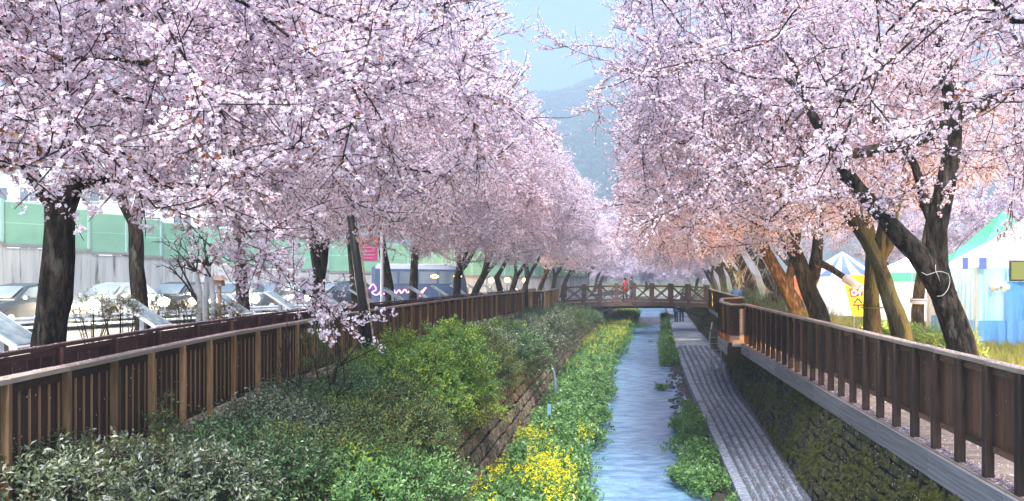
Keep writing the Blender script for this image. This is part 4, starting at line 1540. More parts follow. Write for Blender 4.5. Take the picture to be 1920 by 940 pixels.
SH = [  # px, py, Y, rx, ry, rz, group, n, label
    (60, 925, 7.6, 0.75, 0.8, 0.32, SG_GREY, 1500, 'grey green shrub with pale flecked leaves in the bottom left corner below the fence'),
    (200, 930, 8.0, 0.7, 0.7, 0.32, SG_RED, 1100, 'reddish grey low shrub below the fence, second from the bottom left corner'),
    (330, 930, 7.8, 0.7, 0.6, 0.33, SG_GREY, 1300, 'grey green low shrub at the bottom edge beside the reddish low shrub'),
    (405, 880, 9.6, 0.8, 0.8, 0.38, SG_DARK, 1600, 'dark glossy shrub against the fence foot above the grey low shrubs'),
    (470, 920, 8.6, 0.7, 0.7, 0.36, SG_DARK, 1300, 'dark green glossy low shrub at the bottom edge below the bare twiggy bush'),
    (510, 815, 11.0, 0.7, 0.8, 0.36, SG_GREY, 1500, 'pale flecked grey shrub along the fence just left of the bare twiggy bush'),
    (600, 890, 9.6, 0.8, 0.8, 0.42, SG_OLIVE, 1600, 'olive leaved shrub at the bottom below the bare twiggy bush'),
    (710, 930, 9.2, 0.8, 0.6, 0.30, SG_GREEN, 1300, 'bright green low plant at the bottom edge on top of the stone wall'),
    (620, 775, 12.8, 0.8, 0.9, 0.45, SG_DARK, 1700, 'dark shrub under the bare twiggy bush'),
    (735, 830, 11.6, 0.85, 0.9, 0.55, SG_OLIVE, 1900, 'olive brown shrub hanging over the wall below the lime green mound'),
    (690, 745, 15.0, 0.75, 0.8, 0.42, SG_GREEN, 1500, 'mid green shrub at the foot of the leaning black pole'),
    (805, 745, 15.0, 0.98, 1.05, 0.9, SG_LIME, 3200, 'large lime green rounded mound overhanging the stone wall'),
    (845, 650, 16.5, 0.42, 0.5, 0.28, SG_LIME, 700, 'small lime green tuft on top of the large lime mound'),
    (640, 800, 12.2, 0.5, 0.5, 0.26, SG_LIME, 600, 'small yellow green tuft among the dark shrubs below the bare twiggy bush'),
    (705, 700, 16.5, 0.6, 0.6, 0.34, SG_LIME, 700, 'yellow green tuft at the fence foot right of the black pole'),
    (640, 915, 9.3, 0.42, 0.4, 0.2, SG_LIME, 450, 'yellow green vine patch at the bottom edge beside the bright green plant'),
    (930, 640, 26.0, 0.5, 0.9, 0.4, SG_LIME, 500, 'yellow green vine patch high on the bank before the drain pipe'),
    (765, 695, 18.0, 0.9, 0.9, 0.36, SG_OLIVE, 1500, 'olive shrub between the fence and the lime green mound'),
    (890, 695, 20.0, 0.85, 1.2, 0.7, SG_OLIVE, 2200, 'olive dark shrub just beyond the lime green mound'),
    (905, 655, 23.5, 0.8, 1.2, 0.45, SG_GREY, 1700, 'grey green shrub against the fence beyond the lime green mound'),
    (965, 670, 24.5, 0.95, 1.4, 0.75, SG_DARK, 2300, 'dark bluish shrub hanging above the drain pipe'),
    (960, 635, 30.0, 0.9, 1.5, 0.45, SG_GREY, 1700, 'grey shrub against the fence beyond the drain pipe'),
    (1022, 632, 31.0, 0.9, 1.6, 0.72, SG_GREY, 2000, 'pale grey shrub on the wall past the drain pipe'),
    (1010, 606, 39.0, 0.95, 2.0, 0.5, SG_DARK, 1600, 'dark shrub below the jutting fence box'),
    (1060, 608, 40.0, 0.9, 2.0, 0.75, SG_OLIVE, 1800, 'brownish shrub on the wall before the bridge'),
    (1062, 594, 50.0, 1.0, 2.0, 0.55, SG_GREY, 1300, 'grey shrub under the left end of the bridge'),
    (1098, 600, 50.0, 0.8, 2.2, 0.6, SG_DARK, 1400, 'dark shrub beside the left brace of the bridge'),
]
for i, (px, py, Y, rx, ry, rz, sg, n, lab) in enumerate(SH):
    shrub(P(px, py, Y), (rx, ry, rz), sg, int(n * .85), lab, seed=i, scl=(0.6, 1.35) if Y < 20 else (0.8, 1.6), lump=0.34, shell=0.6)

# ivy and litter covering the bank under the shrubs
n = 7000
yy = 6.5 + 50 * rng.random(n) ** 1.5
tt = rng.random(n)
pos = np.stack([[flx(a) - 0.1 + (lwb(a) - 0.3 - flx(a)) * t for a, t in zip(yy, tt)], yy, -0.12 - 0.30 * tt + 0.05], 1)
scatter('ground_cover', SG_OLIVE, pos, np.tile([[0.1, 0, 1.0]], (n, 1)) + rng.normal(0, .6, (n, 3)), rng.uniform(0.7, 1.2, n), rng.integers(0, 3, n))
n = 5200
yy = 9 + 45 * rng.random(n) ** 1.3
pos = np.stack([[lwb(a) - 0.42 + R.uniform(-.05, .12) for a in yy], yy, -0.36 - 0.8 * rng.random(n) ** 2.2], 1)
scatter('wall_creeper', SG_DARK, pos, np.tile([[0.8, 0, -0.2]], (n, 1)) + rng.normal(0, .5, (n, 3)), rng.uniform(0.6, 1.1, n), rng.integers(0, 3, n))

# bare twiggy bush
tw = thing('bare_bush', P(590, 830, 12.0), 'bare twiggy grey bush with a few long arching branches in front of the fence', 'bush')
b = MB()
o = Vector(tw.location)


def arc(b, a, c, r0, lvl):
    a, c = Vector(a), Vector(c)
    m_ = a.lerp(c, .5) + Vector((R.uniform(-.15, .15), R.uniform(-.1, .1), R.uniform(0.02, .22))) * (c - a).length
    b.tube([a, a.lerp(m_, .6), m_, m_.lerp(c, .6), c], [r0, r0 * .8, r0 * .65, r0 * .5, r0 * .25], 5 if r0 > .008 else 3)
    if lvl:
        for k in range(4):
            t = R.uniform(.35, .95)
            q = a.lerp(m_, t * 2) if t < .5 else m_.lerp(c, t * 2 - 1)
            d = ((c - a).normalized() + rand_dir() * 0.75)
            arc(b, q, q + d.normalized() * (c - a).length * R.uniform(.25, .5), r0 * .45, lvl - 1)


for (px, py) in ((545, 640), (640, 760), (800, 735), (730, 640), (660, 690), (770, 845), (520, 700), (640, 650)):
    arc(b, o, P(px, py, 12.0 + R.uniform(-.5, 1)), 0.02, 2)
b.build('branches', MT['twig'], tw, kind='stuff')
# slim leafy climber on the fence
cl = thing('climbing_plant', P(595, 720, 12.6), 'slim leafy plant climbing the slatted fence beside the hanging blossom spray', 'plant')
b = MB()
pp_ = [P(600, 730, 12.6), P(590, 680, 12.6), P(575, 640, 12.6), P(590, 605, 12.6)]
b.tube(pp_, [0.012, 0.01, 0.008, 0.004], 5)
b.build('stem', MT['twig'], cl)
pos = [Vector(pp_[0]).lerp(pp_[3], R.random()) + Vector((R.gauss(0, .14), R.gauss(0, .08), R.gauss(0, .08))) for _ in range(170)]
scatter('foliage', SG_OLIVE, pos, rng.normal(0, 1, (170, 3)), rng.uniform(.5, 1, 170), rng.integers(0, 3, 170), cl)
cl2 = thing('climbing_plant', P(300, 840, 9.0), 'thin vine with a few leaves climbing the near fence posts', 'plant')
b = MB()
pp_ = [P(300, 850, 9.0), P(306, 800, 9.0), P(296, 760, 9.0), P(310, 735, 9.0)]
b.tube(pp_, [0.01, 0.008, 0.006, 0.003], 5)
b.build('stem', MT['twig'], cl2)
pos = [Vector(pp_[0]).lerp(pp_[3], R.random()) + Vector((R.gauss(0, .07), R.gauss(0, .03), R.gauss(0, .06))) for _ in range(50)]
scatter('foliage', SG_OLIVE, pos, rng.normal(0, 1, (50, 3)), rng.uniform(.4, .8, 50), rng.integers(0, 3, 50), cl2)

# stream plants
n = 15000
yy = 8 + 80 * rng.random(n) ** 1.55
tt = rng.random(n) ** 0.9
xl = np.array([lwb(a) + 0.02 for a in yy])
xr = np.array([wtl(a) - 0.08 + 0.15 * math.sin(a * 0.9 + 1) + 0.12 * math.sin(a * 2.3) + R.uniform(-.12, .14) for a in yy])
hump = 0.30 * np.sin(np.clip(tt, 0, 1) * math.pi) ** 0.6
pos = np.stack([xl + (xr - xl) * tt, yy, -1.98 + hump * rng.random(n) ** 0.5 + 0.08 * np.sin(yy * 2.3) + 0.10 * np.sin(yy * 1.1 + tt * 6) * np.sin(tt * 9 + yy * .7)], 1)
scatter('stream_plants', SG_STREAM, pos, np.tile([[0.15, -0.1, 1.0]], (n, 1)) + rng.normal(0, .55, (n, 3)), rng.uniform(0.45, 1.0, n) * (1 + (yy > 40) * 0.3), rng.integers(0, 3, n))
n = 9000
yy = np.concatenate([8.5 + 13 * rng.random(n // 2), 30 + 56 * rng.random(n - n // 2) ** 0.8])
tt = rng.random(n)
xl = np.array([lwb(a) + 0.05 for a in yy])
xr = np.array([wtl(a) - 0.15 for a in yy])
xx_ = xl + (xr - xl) * tt
dens = np.where(yy < 24, 0.55 + np.sin(xx_ * 4.3 + yy * 0.9) * 0.5 + np.sin(yy * 1.7 + 1) * 0.5 - np.clip((yy - 16.5) / 3, 0, 2) + (tt > .45) * .2, 0.15 + np.clip((yy - 36) / 12, 0, 1) * 1.5 + np.sin(yy * 0.9 + xx_ * 2) * .4)
k_ = dens * .62 > rng.random(n) * 1.5 + 0.06
xx_, yy = xx_[k_], yy[k_]
m_ = len(yy)
pos = np.stack([xx_, yy, np.full(m_, -1.86) + rng.uniform(-.08, .08, m_)], 1)
scatter('canola_flowers', SG_CANOLA, pos, np.tile([[0, 0, 1.0]], (m_, 1)) + rng.normal(0, .18, (m_, 3)), rng.uniform(0.7, 1.2, m_), rng.integers(0, 2, m_))
# plants along the walk edge
n = 5200
yy = np.concatenate([9 + 16.5 * rng.random(2600), 38 + 46 * rng.random(2600) ** 1.3])
n = len(yy)
wdt = np.where(yy < 30, 0.15 + 0.85 * np.exp(-((yy - 18.5) / 6.0) ** 2) + 0.14 * np.sin(yy * 2.0), 0.75 - 0.2 * np.clip((yy - 45) / 20, 0, 1))
tt = rng.random(n)
clump = (np.sin(yy * 1.15 + 0.6) + 0.6 * np.sin(yy * 2.7 + tt * 4) + rng.uniform(-.5, .5, n) > -0.55 - 0.5 * (yy > 30))
yy, tt, wdt = yy[clump], tt[clump], wdt[clump]
n = len(yy)
pos = np.stack([np.array([wkl(a) - 0.06 for a in yy]) - wdt * tt, yy, -2.05 + (0.16 + 0.12 * np.sin(yy * 2.1)) * rng.random(n)], 1)
scatter('stream_plants', SG_STREAM, pos, np.tile([[-0.15, -0.1, 1.0]], (n, 1)) + rng.normal(0, .55, (n, 3)), rng.uniform(0.4, 0.9, n) * (1 + (yy > 30) * 0.4), rng.integers(0, 3, n))
# rocks in the riffle
rk = []
for k in range(3):
    b = MB()
    b.ball((0, 0, 0), 1.0, 8)
    b.v = [(x * R.uniform(.75, 1.2), y * R.uniform(.75, 1.2), z * R.uniform(.7, 1.1)) for x, y, z in b.v]
    rk.append(b.mesh('rock', MT['rock'], True))
for k in range(110):
    yy_ = R.uniform(25, 37)
    x_ = wkl(yy_) - R.uniform(.05, .75) * (1 if yy_ < 34 else .8)
    o = put(rk[k % 3], 'rock', (x_, yy_, ZW + R.uniform(-.02, .03)), (0, 0, R.uniform(0, 6)), (R.uniform(.05, .13), R.uniform(.05, .12), R.uniform(.04, .08)))
    tag(o, 'dark wet stone lying in the shallows between the two plant clumps beside the walk', 'rock', 'small rocks in the shallows beside the walk')
for k, (px, py) in enumerate(((1241, 733), (1218, 641), (1222, 641), (1196, 612), (1213, 616))):
    q = G(px, py, ZW)
    o = put(rk[k % 3], 'rock', q, (0, 0, k), (.11 if k == 0 else .08, .1, .07))
    tag(o, ['mossy dark rock standing out in mid stream by the riffle', 'small dark rock alone in mid stream, left of a close pair', 'small dark rock alone in mid stream, right of a close pair',
            'far rock in the stream by the plant bar', 'far rock near the right plants under the bridge'][k], 'rock', 'rocks standing in mid stream')
n = 260
pos = np.concatenate([np.array([list(G(1241, 730, ZW + .03))]) + rng.normal(0, .11, (60, 3)) * [1, 1, .3], np.array([list(G(1195, 613, ZW + .03))]) + rng.normal(0, 1, (200, 3)) * [.5, .9, .05]])
scatter('stream_plants', SG_STREAM, pos, np.tile([[0, 0, 1.0]], (n, 1)) + rng.normal(0, .6, (n, 3)), rng.uniform(.4, .8, n), rng.integers(0, 3, n))

# petals drifting on the water
pet = MB()
for _ in range(1500):
    yq = 9 + 45 * R.random() ** 1.4
    a_, c_ = wtl(yq) + .05, wkl(yq) - .25
    t_ = R.random()
    t_ = t_ ** 2.2 if R.random() < .5 else 1 - t_ ** 2.2
    p = Vector((a_ + (c_ - a_) * t_, yq, ZW + 0.006))
    r_ = R.uniform(0.008, 0.014)
    an = R.uniform(0, 6.28)
    u = Vector((math.cos(an), math.sin(an), 0)) * r_
    v = Vector((-math.sin(an), math.cos(an), 0)) * r_
    pet.quad(p - u, p - v * .7, p + u, p + v * .7)
pet.build('petals', MT['fallen'], kind='stuff')

# drain pipe with its jet of water
q = P(1046, 670, 26.5)
wx = lwb(26.5)
dp = thing('drain_pipe', (wx - .3, 26.5, -0.75), 'black drain pipe in the left wall pouring water onto the plants', 'drain pipe')
b = MB()
b.tube([(wx - 0.6, 26.5, -0.72), (wx + 0.22, 26.5, -0.75)], 0.17, 14)
b.tube([(wx + 0.22, 26.5, -0.75), (wx + 0.20, 26.5, -0.75)], [0.175, 0.13], 14)
b.build('pipe', MT['iron'], dp, smooth=True)
b = MB()
b.tube([(wx - 0.1, 26.45, -0.8), (wx + 0.24, 26.45, -0.82), (wx + 0.32, 26.44, -0.98), (wx + 0.37, 26.42, -1.35), (wx + 0.40, 26.4, -1.95)], [0.05, 0.05, 0.045, 0.05, 0.09], 8)
wj = mat('water_jet', (0.08, 0.12, 0.15), (0.18, 0.24, 0.28), 8, 0.5, 0.3, (6, 6, 1))
b.build('water_jet', wj, dp, smooth=True)
sp_ = thing('marker_post', P(1030, 788, 20.5), 'small pale blue marker post at the foot of the left wall', 'marker')
b = MB()
b.box(P(1030, 768, 20.5), (0.09, 0.06, 0.26))
b.build('plate', MT['tent_sky'], sp_)
b = MB()
b.tube([P(1029, 830, 20.5), P(1030, 780, 20.5)], 0.018, 6)
b.build('stake', MT['iron'], sp_)

# ------------------------------------------------------------------ roadside on the left
# retaining wall and green noise barrier
WALL = [(-36.0, 18.0, 4.3), (-32.5, 30.0, 4.0), (-29.3, 39.0, 3.63), (-25.5, 49.0, 3.0), (-19.4, 54.5, 2.4), (-12.6, 62.0, 2.1), (-6.5, 72.0, 2.0), (-3.5, 84.0, 2.0)]
rw = thing('retaining_wall', (-25.5, 49, 0), 'long pale concrete retaining wall with dark rain streaks behind the road', 'retaining wall')
nbar = thing('noise_barrier', (-25.5, 49, 3), 'light green ribbed noise barrier standing on the concrete wall', 'noise barrier')
pan = MB()
for k in range(14):
    x0 = -0.5 + k / 14
    pan.box((x0 + 0.5 / 14, 0, 0), (0.62 / 14, 1.0, 1.0))
pan.box((0, 0.45, 0), (1.0, 0.3, 0.985), 0, 1)
pan.box((0, 0, 0.49), (1.0, 1.3, 0.03))
pan.box((0, 0, 0.0), (1.0, 1.2, 0.02))
panm = pan.mesh('panel', [MT['green_panel'], MT['green_back']])
segm = unit_box(MT['concrete_wall'], 'wall_segment')
pbm = unit_box(MT['green_post'], 'barrier_post')
copm = unit_box(MT['concrete_dark'], 'coping')
for i in range(len(WALL) - 1):
    a, c = Vector(WALL[i][:2] + (0,)), Vector(WALL[i + 1][:2] + (0,))
    za, zc = WALL[i][2], WALL[i + 1][2]
    d = c - a
    ns = max(1, int(round(d.length / 2.0)))
    yaw = math.atan2(d.y, d.x)
    nrm = Vector((d.y, -d.x, 0)).normalized()
    for k in range(ns):
        t0, t1 = k / ns, (k + 1) / ns
        p0, p1 = a.lerp(c, t0), a.lerp(c, t1)
        m_ = (p0 + p1) / 2
        zt = za + (zc - za) * (t0 + t1) / 2
        ln = (p1 - p0).length
        if k % 2 == 0:
            kk = min(2, ns - k)
            mm = a.lerp(c, (k + kk / 2) / ns)
            zt2 = za + (zc - za) * (k + kk / 2) / ns - 0.12
            put(segm, 'wall_segment', (mm.x, mm.y, zt2 / 2 - .05), (0, 0, yaw), (ln * kk - .02, 0.4, zt2 + .1), rw)
        put(copm, 'coping', (m_.x, m_.y, zt - 0.06), (0, 0, yaw), (ln, 0.5, 0.14), rw)
        hb = 2.05
        put(panm, 'panel', (m_.x, m_.y, zt + hb / 2), (0, 0, yaw + math.pi), (ln - 0.1, 0.10, hb), nbar)
        put(pbm, 'barrier_post', (p0.x + nrm.x * .04, p0.y + nrm.y * .04, zt + hb / 2 + .03), (0, 0, yaw), (0.12, 0.16, hb + .1), nbar)


def offset_path(off, zz=0):
    out = []
    for i in range(len(WALL)):
        a = Vector(WALL[max(0, i - 1)][:2])
        c = Vector(WALL[min(len(WALL) - 1, i + 1)][:2])
        d = (c - a).normalized()
        n_ = Vector((d.y, -d.x))
        out.append(Vector((WALL[i][0] + n_.x * off, WALL[i][1] + n_.y * off, zz)))
    return [Vector(p) for p in polyline(out, 2.0)]


def ribbon(name, o0, o1, z, m, dash=None, kind='structure'):
    b = MB()
    A, B = offset_path(o0, z), offset_path(o1, z)
    for i in range(min(len(A), len(B)) - 1):
        if dash and i % 4 > 1:
            continue
        b.quad(A[i], B[i], B[i + 1], A[i + 1])
    return b.build(name, m, kind=kind)


RA, RB = offset_path(1.2), offset_path(8.4)
nn = min(len(RA), len(RB))
b = MB()
for i in range(nn - 1):
    b.quad(RA[i], RB[i], RB[i + 1], RA[i + 1])
b.build('road', MT['asphalt'], kind='structure')


def road_line(f0, f1, dash):
    b = MB()
    for i in range(nn - 1):
        if dash and i % 3 == 0:
            continue
        q = [RA[i].lerp(RB[i], f0), RA[i].lerp(RB[i], f1), RA[i + 1].lerp(RB[i + 1], f1), RA[i + 1].lerp(RB[i + 1], f0)]
        b.quad(*[Vector((v.x, v.y, 0.004)) for v in q])
    b.build('road_marking', MT['white_paint'], kind='structure')


road_line(0.03, 0.05, False)
road_line(0.49, 0.51, True)
road_line(0.95, 0.97, False)
b = MB()
for i in range(nn - 1):
    for (f0, f1, z0_, z1_) in ((1.0, 1.03, 0.0, 0.13), (1.03, 1.25, .13, .13)):
        q = [RA[i].lerp(RB[i], f0), RA[i].lerp(RB[i], f1), RA[i + 1].lerp(RB[i + 1], f1), RA[i + 1].lerp(RB[i + 1], f0)]
        zz = [z0_ - .03 if z0_ == 0 else z0_, z1_, z1_, z0_ - .03 if z0_ == 0 else z0_]
        b.quad(*[Vector((v.x, v.y, h)) for v, h in zip(q, zz)])
b.build('pavement', MT['concrete'], kind='structure')
# guard rail between road and trees
gr = thing('guard_rail', RA[6].lerp(RB[6], 1.02), 'grey steel guard rail along the near side of the road', 'guard rail')
GP = [RA[i].lerp(RB[i], 1.06) for i in range(nn)]
for i in range(1, nn - 8):
    a, c = GP[i], GP[i + 1]
    b = MB()
    d = (c - a).normalized()
    n_ = Vector((d.y, -d.x, 0))
    prof = [(0, .26), (.05, .32), (.0, .38), (.05, .44), (0, .50)]
    for j in range(4):
        b.quad(a + n_ * prof[j][0] + Vector((0, 0, prof[j][1])), c + n_ * prof[j][0] + Vector((0, 0, prof[j][1])), c + n_ * prof[j + 1][0] + Vector((0, 0, prof[j + 1][1])), a + n_ * prof[j + 1][0] + Vector((0, 0, prof[j + 1][1])))
    b.build('beam', MT['galv'], gr)
    b = MB()
    b.tube([a - n_ * .06 + Vector((0, 0, -.02)), a - n_ * .06 + Vector((0, 0, .54))], 0.06, 8)
    b.build('post', MT['galv'], gr)


# cars
def loft(b, secs, mi=0, close=True):
    """secs: list of rings (same length) joined into a skin"""
    k0 = len(b.v)
    n_ = len(secs[0])
    for r_ in secs:
        b.v += [tuple(p) for p in r_]
    for i in range(len(secs) - 1):
        for j in range(n_):
            a, c = k0 + i * n_ + j, k0 + i * n_ + (j + 1) % n_
            b.f.append((a, c, c + n_, a + n_))
            b.m.append(mi)
    if close:
        b.f.append(tuple(k0 + j for j in range(n_))[::-1])
        b.f.append(tuple(k0 + (len(secs) - 1) * n_ + j for j in range(n_)))
        b.m += [mi, mi]


def ring(x, hw, z0_, z1_, r_=0.12):
    return [(x, -hw + r_ * .3, z0_), (x, hw - r_ * .3, z0_), (x, hw, z0_ + r_), (x, hw * 1.0, (z0_ + z1_) / 2), (x, hw * .97, z1_ - r_), (x, hw * .90, z1_), (x, -hw * .90, z1_), (x, -hw * .97, z1_ - r_), (x, -hw, (z0_ + z1_) / 2), (x, -hw, z0_ + r_)]


def make_car(label, paint, loc, rz, lit=True):
    root = thing('car', (0, 0, 0), label, 'car', 'cars on the road behind the trees')
    b = MB()
    loft(b, [ring(2.12, .62, .36, .60), ring(2.05, .78, .27, .70), ring(1.75, .86, .20, .80), ring(1.0, .88, .20, .92), ring(0.55, .88, .20, .95), ring(-1.2, .88, .20, .98), ring(-1.9, .86, .24, .99), ring(-2.1, .80, .32, .90), ring(-2.15, .7, .4, .8)])
    loft(b, [ring(0.95, .72, .88, .96, .03), ring(0.35, .70, .90, 1.38, .08), ring(-0.3, .68, .92, 1.47, .08), ring(-1.1, .68, .93, 1.42, .08), ring(-1.75, .70, .92, 1.02, .05)])
    b.build('body', paint, root, smooth=False)
    for s_ in (-1, 1):
        b = MB()
        y0, y1 = s_ * .735, s_ * .66
        b.poly([(0.78, y0, .98), (0.33, y1 + s_ * .03, 1.32), (-0.3, y1 + s_ * .02, 1.39), (-0.3, y0 + s_ * .01, .98)][::s_])
        b.build('side_window', MT['glass'], root)
        b = MB()
        b.poly([(-0.36, y0 + s_ * .01, .99), (-0.36, y1 + s_ * .02, 1.39), (-1.05, y1 + s_ * .02, 1.35), (-1.5, y0, .99)][::s_])
        b.build('side_window', MT['glass'], root)
        b = MB()
        b.ball((2.07, s_ * .62, .70), 0.23, 10, 0, (.8, 1.15, .8))
        b.build('headlight', MT['lamp_white'] if lit else MT['glass'], root, smooth=True)
        b = MB()
        b.ball((-2.08, s_ * .62, .74), 0.11, 8, 0, (.5, 1.1, .8))
        b.build('tail_light', MT['sign_red'], root, smooth=True)
        b = MB()
        b.box((0.7, s_ * .93, 1.0), (.12, .16, .11))
        b.build('mirror', paint, root)
        for x in (1.32, -1.28):
            b = MB()
            b.tube([(x, s_ * .70, .31), (x, s_ * .90, .31)], .31, 16)
            wh = b.build('wheel', MT['rubber'], root, smooth=False)
            b = MB()
            b.tube([(x, s_ * .88, .31), (x, s_ * .912, .31)], [.2, .17], 12)
            b.build('rim', MT['car_silver'], wh)
    for pts in ([(1.0, -.62, .98), (1.0, .62, .98), (.42, .58, 1.36), (.42, -.58, 1.36)], [(-1.72, -.6, 1.03), (-1.18, -.56, 1.40), (-1.18, .56, 1.40), (-1.72, .6, 1.03)]):
        b = MB()
        b.poly([(p[0] + (.03 if p[0] > 0 else -.03), p[1], p[2] + .02) for p in pts])
        b.build('windscreen', MT['glass'], root)
    b = MB()
    b.box((2.13, 0, .45), (.04, .9, .16))
    b.build('grille', MT['rubber'], root)
    if lit:
        l = bpy.data.lights.new('headlight_beam', 'POINT')
        l.energy = 900
        l.color = (1.0, 0.84, 0.55)
        l.shadow_soft_size = 0.3
        lo = bpy.data.objects.new('headlight_beam', l)
        COL.objects.link(lo)
        lo.parent = root
        lo.location = (2.6, 0, .75)
    root.location = loc
    root.rotation_euler = (0, 0, rz + 0.25)
    root.scale = (1.14, 1.1, 1.2)
    return root


lane = [RA[i].lerp(RB[i], 0.70) for i in range(nn)]
cumL = [0]
for i in range(1, nn):
    cumL.append(cumL[-1] + (lane[i] - lane[i - 1]).length)


def on_lane(px):
    """point of the near lane seen at photo column px, and the travel direction there"""
    best = min(range(1, nn - 1), key=lambda i: abs(CX + F * lane[i].x / max(lane[i].y, 1) - px))
    for i in range(1, nn - 1):
        pa, pb = CX + F * lane[i].x / max(1, lane[i].y), CX + F * lane[i + 1].x / max(1, lane[i + 1].y)
        if (pa - px) * (pb - px) <= 0:
            t = (px - pa) / (pb - pa)
            p = lane[i].lerp(lane[i + 1], t)
            d = lane[i] - lane[i + 1]
            return p, math.atan2(d.y, d.x)
    d = lane[best] - lane[best + 1]
    return lane[best], math.atan2(d.y, d.x)


cars = [(35, 'car_dark', 'dark car with glaring headlights left of the thickest trunk'), (215, 'car_silver', 'silver car with glaring headlights between the two left trunks'),
        (335, 'car_dark', 'dark car with glaring headlights behind the bare pale sapling'), (440, 'car_silver', 'silver car with glaring headlights behind the wooden lantern'),
        (525, 'car_dark', 'dark car with glaring headlights left of the twin stemmed trunk'), (635, 'car_dark', 'dark car with headlights just left of the leaning black pole')]
for px, m_, lab in cars:
    p, rz = on_lane(px)
    make_car(lab, MT[m_], p, rz)

# bus with its LED sign's motion trail built as a glowing tube
bp_, _ = on_lane(770)
bus = thing('bus', (-11.35, 46.6, 0), 'dark blue grey minibus with a purple to orange lit scribble sign on its side', 'bus')
brz = math.radians(14)
bus_kids = []
BX = Vector((-11.35, 46.6, 0))


def bl(x, y, z):
    c, s_ = math.cos(brz), math.sin(brz)
    return Vector((BX.x + x * c - y * s_, BX.y + x * s_ + y * c, z))


def bus_part(name, b, m, smooth=False):
    b.v = [tuple(bl(*v)) for v in b.v]
    return b.build(name, m, bus, smooth)


b = MB()
loft(b, [ring(2.55, .85, .35, 1.5, .15), ring(2.5, .97, .28, 1.7, .15), ring(2.3, 1.0, .25, 2.35, .18), ring(2.0, 1.0, .25, 2.6, .2), ring(-2.4, 1.0, .25, 2.65, .2), ring(-2.6, .95, .3, 2.5, .2)])
bus_part('body', b, MT['bus_blue'])
b = MB()
b.box((-0.2, 0, 2.68), (4.2, 1.7, .10))
bus_part('roof_box', b, MT['bus_roof'])
for k in range(4):
    b = MB()
    b.box((1.45 - k * 1.05, -1.0, 1.95), (.95, .05, .68))
    bus_part('side_window', b, MT['glass'])
b = MB()
b.poly([(2.44, -.82, 1.55), (2.44, .82, 1.55), (2.26, .8, 2.3), (2.26, -.8, 2.3)])
b.v = [(v[0] + .06, v[1], v[2] + .03) for v in b.v]
bus_part('windscreen', b, MT['glass'])
for x in (1.6, -1.6):
    for s_ in (-1, 1):
        b = MB()
        b.tube([(x, s_ * .82, .40), (x, s_ * 1.03, .40)], .40, 16)
        bus_part('wheel', b, MT['rubber'])
for s_ in (-.66, .66):
    b = MB()
    b.ball((2.5, s_, .78), .15, 10, 0, (.6, 1.2, .8))
    bus_part('headlight', b, MT['lamp_white'], True)
for x in (0.75, 2.0):
    b = MB()
    b.ball((x, -1.03, 2.02), .17, 10, 0, (1.35, .35, .55))
    bus_part('marker_lamp', b, MT['lamp_warm'], True)
# the scribble: the sign's motion trail modelled as a glowing tube, purple to orange
scr = [(690, 541), (697, 533), (702, 543), (695, 548), (703, 553), (712, 545), (706, 551), (718, 550), (722, 542), (726, 551), (732, 543), (736, 551), (742, 544), (746, 550), (752, 543), (757, 549), (764, 541), (766, 550), (774, 545), (780, 548), (789, 540), (778, 556)]
pts = []
for px, py in scr:
    x = (px - CX) * 45.55 / F
    lx = (x - BX.x) / math.cos(brz)
    pts.append((lx, -1.06, HC - (py - CY) * 45.6 / F))
h_ = len(pts) // 2
for nm, seg, m_ in (('light_script', pts[:h_ + 1], 'neon_purple'), ('light_script', pts[h_:], 'neon_pink')):
    b = MB()
    b.tube(polyline(seg, .05), .03, 6)
    bus_part(nm, b, MT[m_], True)

# made-up lanterns standing in for warm car headlights further along
for k, (px, py, Yl) in enumerate(((921, 526, 60.0), (951, 525, 60.0), (984, 526, 62.0))):
    q = P(px, py, Yl)
    lt = thing('lantern', (q.x, q.y, 0), ['warm glowing round lantern among the trunks, leftmost of three', 'warm glowing round lantern among the trunks, brightest of three', 'warm glowing round lantern right beside the far dark pole'][k], 'lantern', 'warm round lanterns among the left trunks')
    b = MB()
    b.tube([(q.x, q.y, -.02), (q.x, q.y, q.z - .2)], [.06, .04], 8)
    b.build('post', MT['iron'], lt)
    b = MB()
    b.ball(q, .2, 12)
    b.build('globe', MT['lamp_warm'], lt, smooth=True)
    l = bpy.data.lights.new('lantern_light', 'POINT')
    l.energy = 150
    l.color = (1.0, 0.6, 0.2)
    l.shadow_soft_size = 0.22
    lo = bpy.data.objects.new('lantern_light', l)
    COL.objects.link(lo)
    lo.parent = lt
    lo.location = Vector((0, -.3, q.z))
    b = MB()
    b.tube([(q.x, q.y, q.z + .17), (q.x, q.y, q.z + .27)], [.16, .05], 10)
    b.build('cap', MT['iron'], lt)

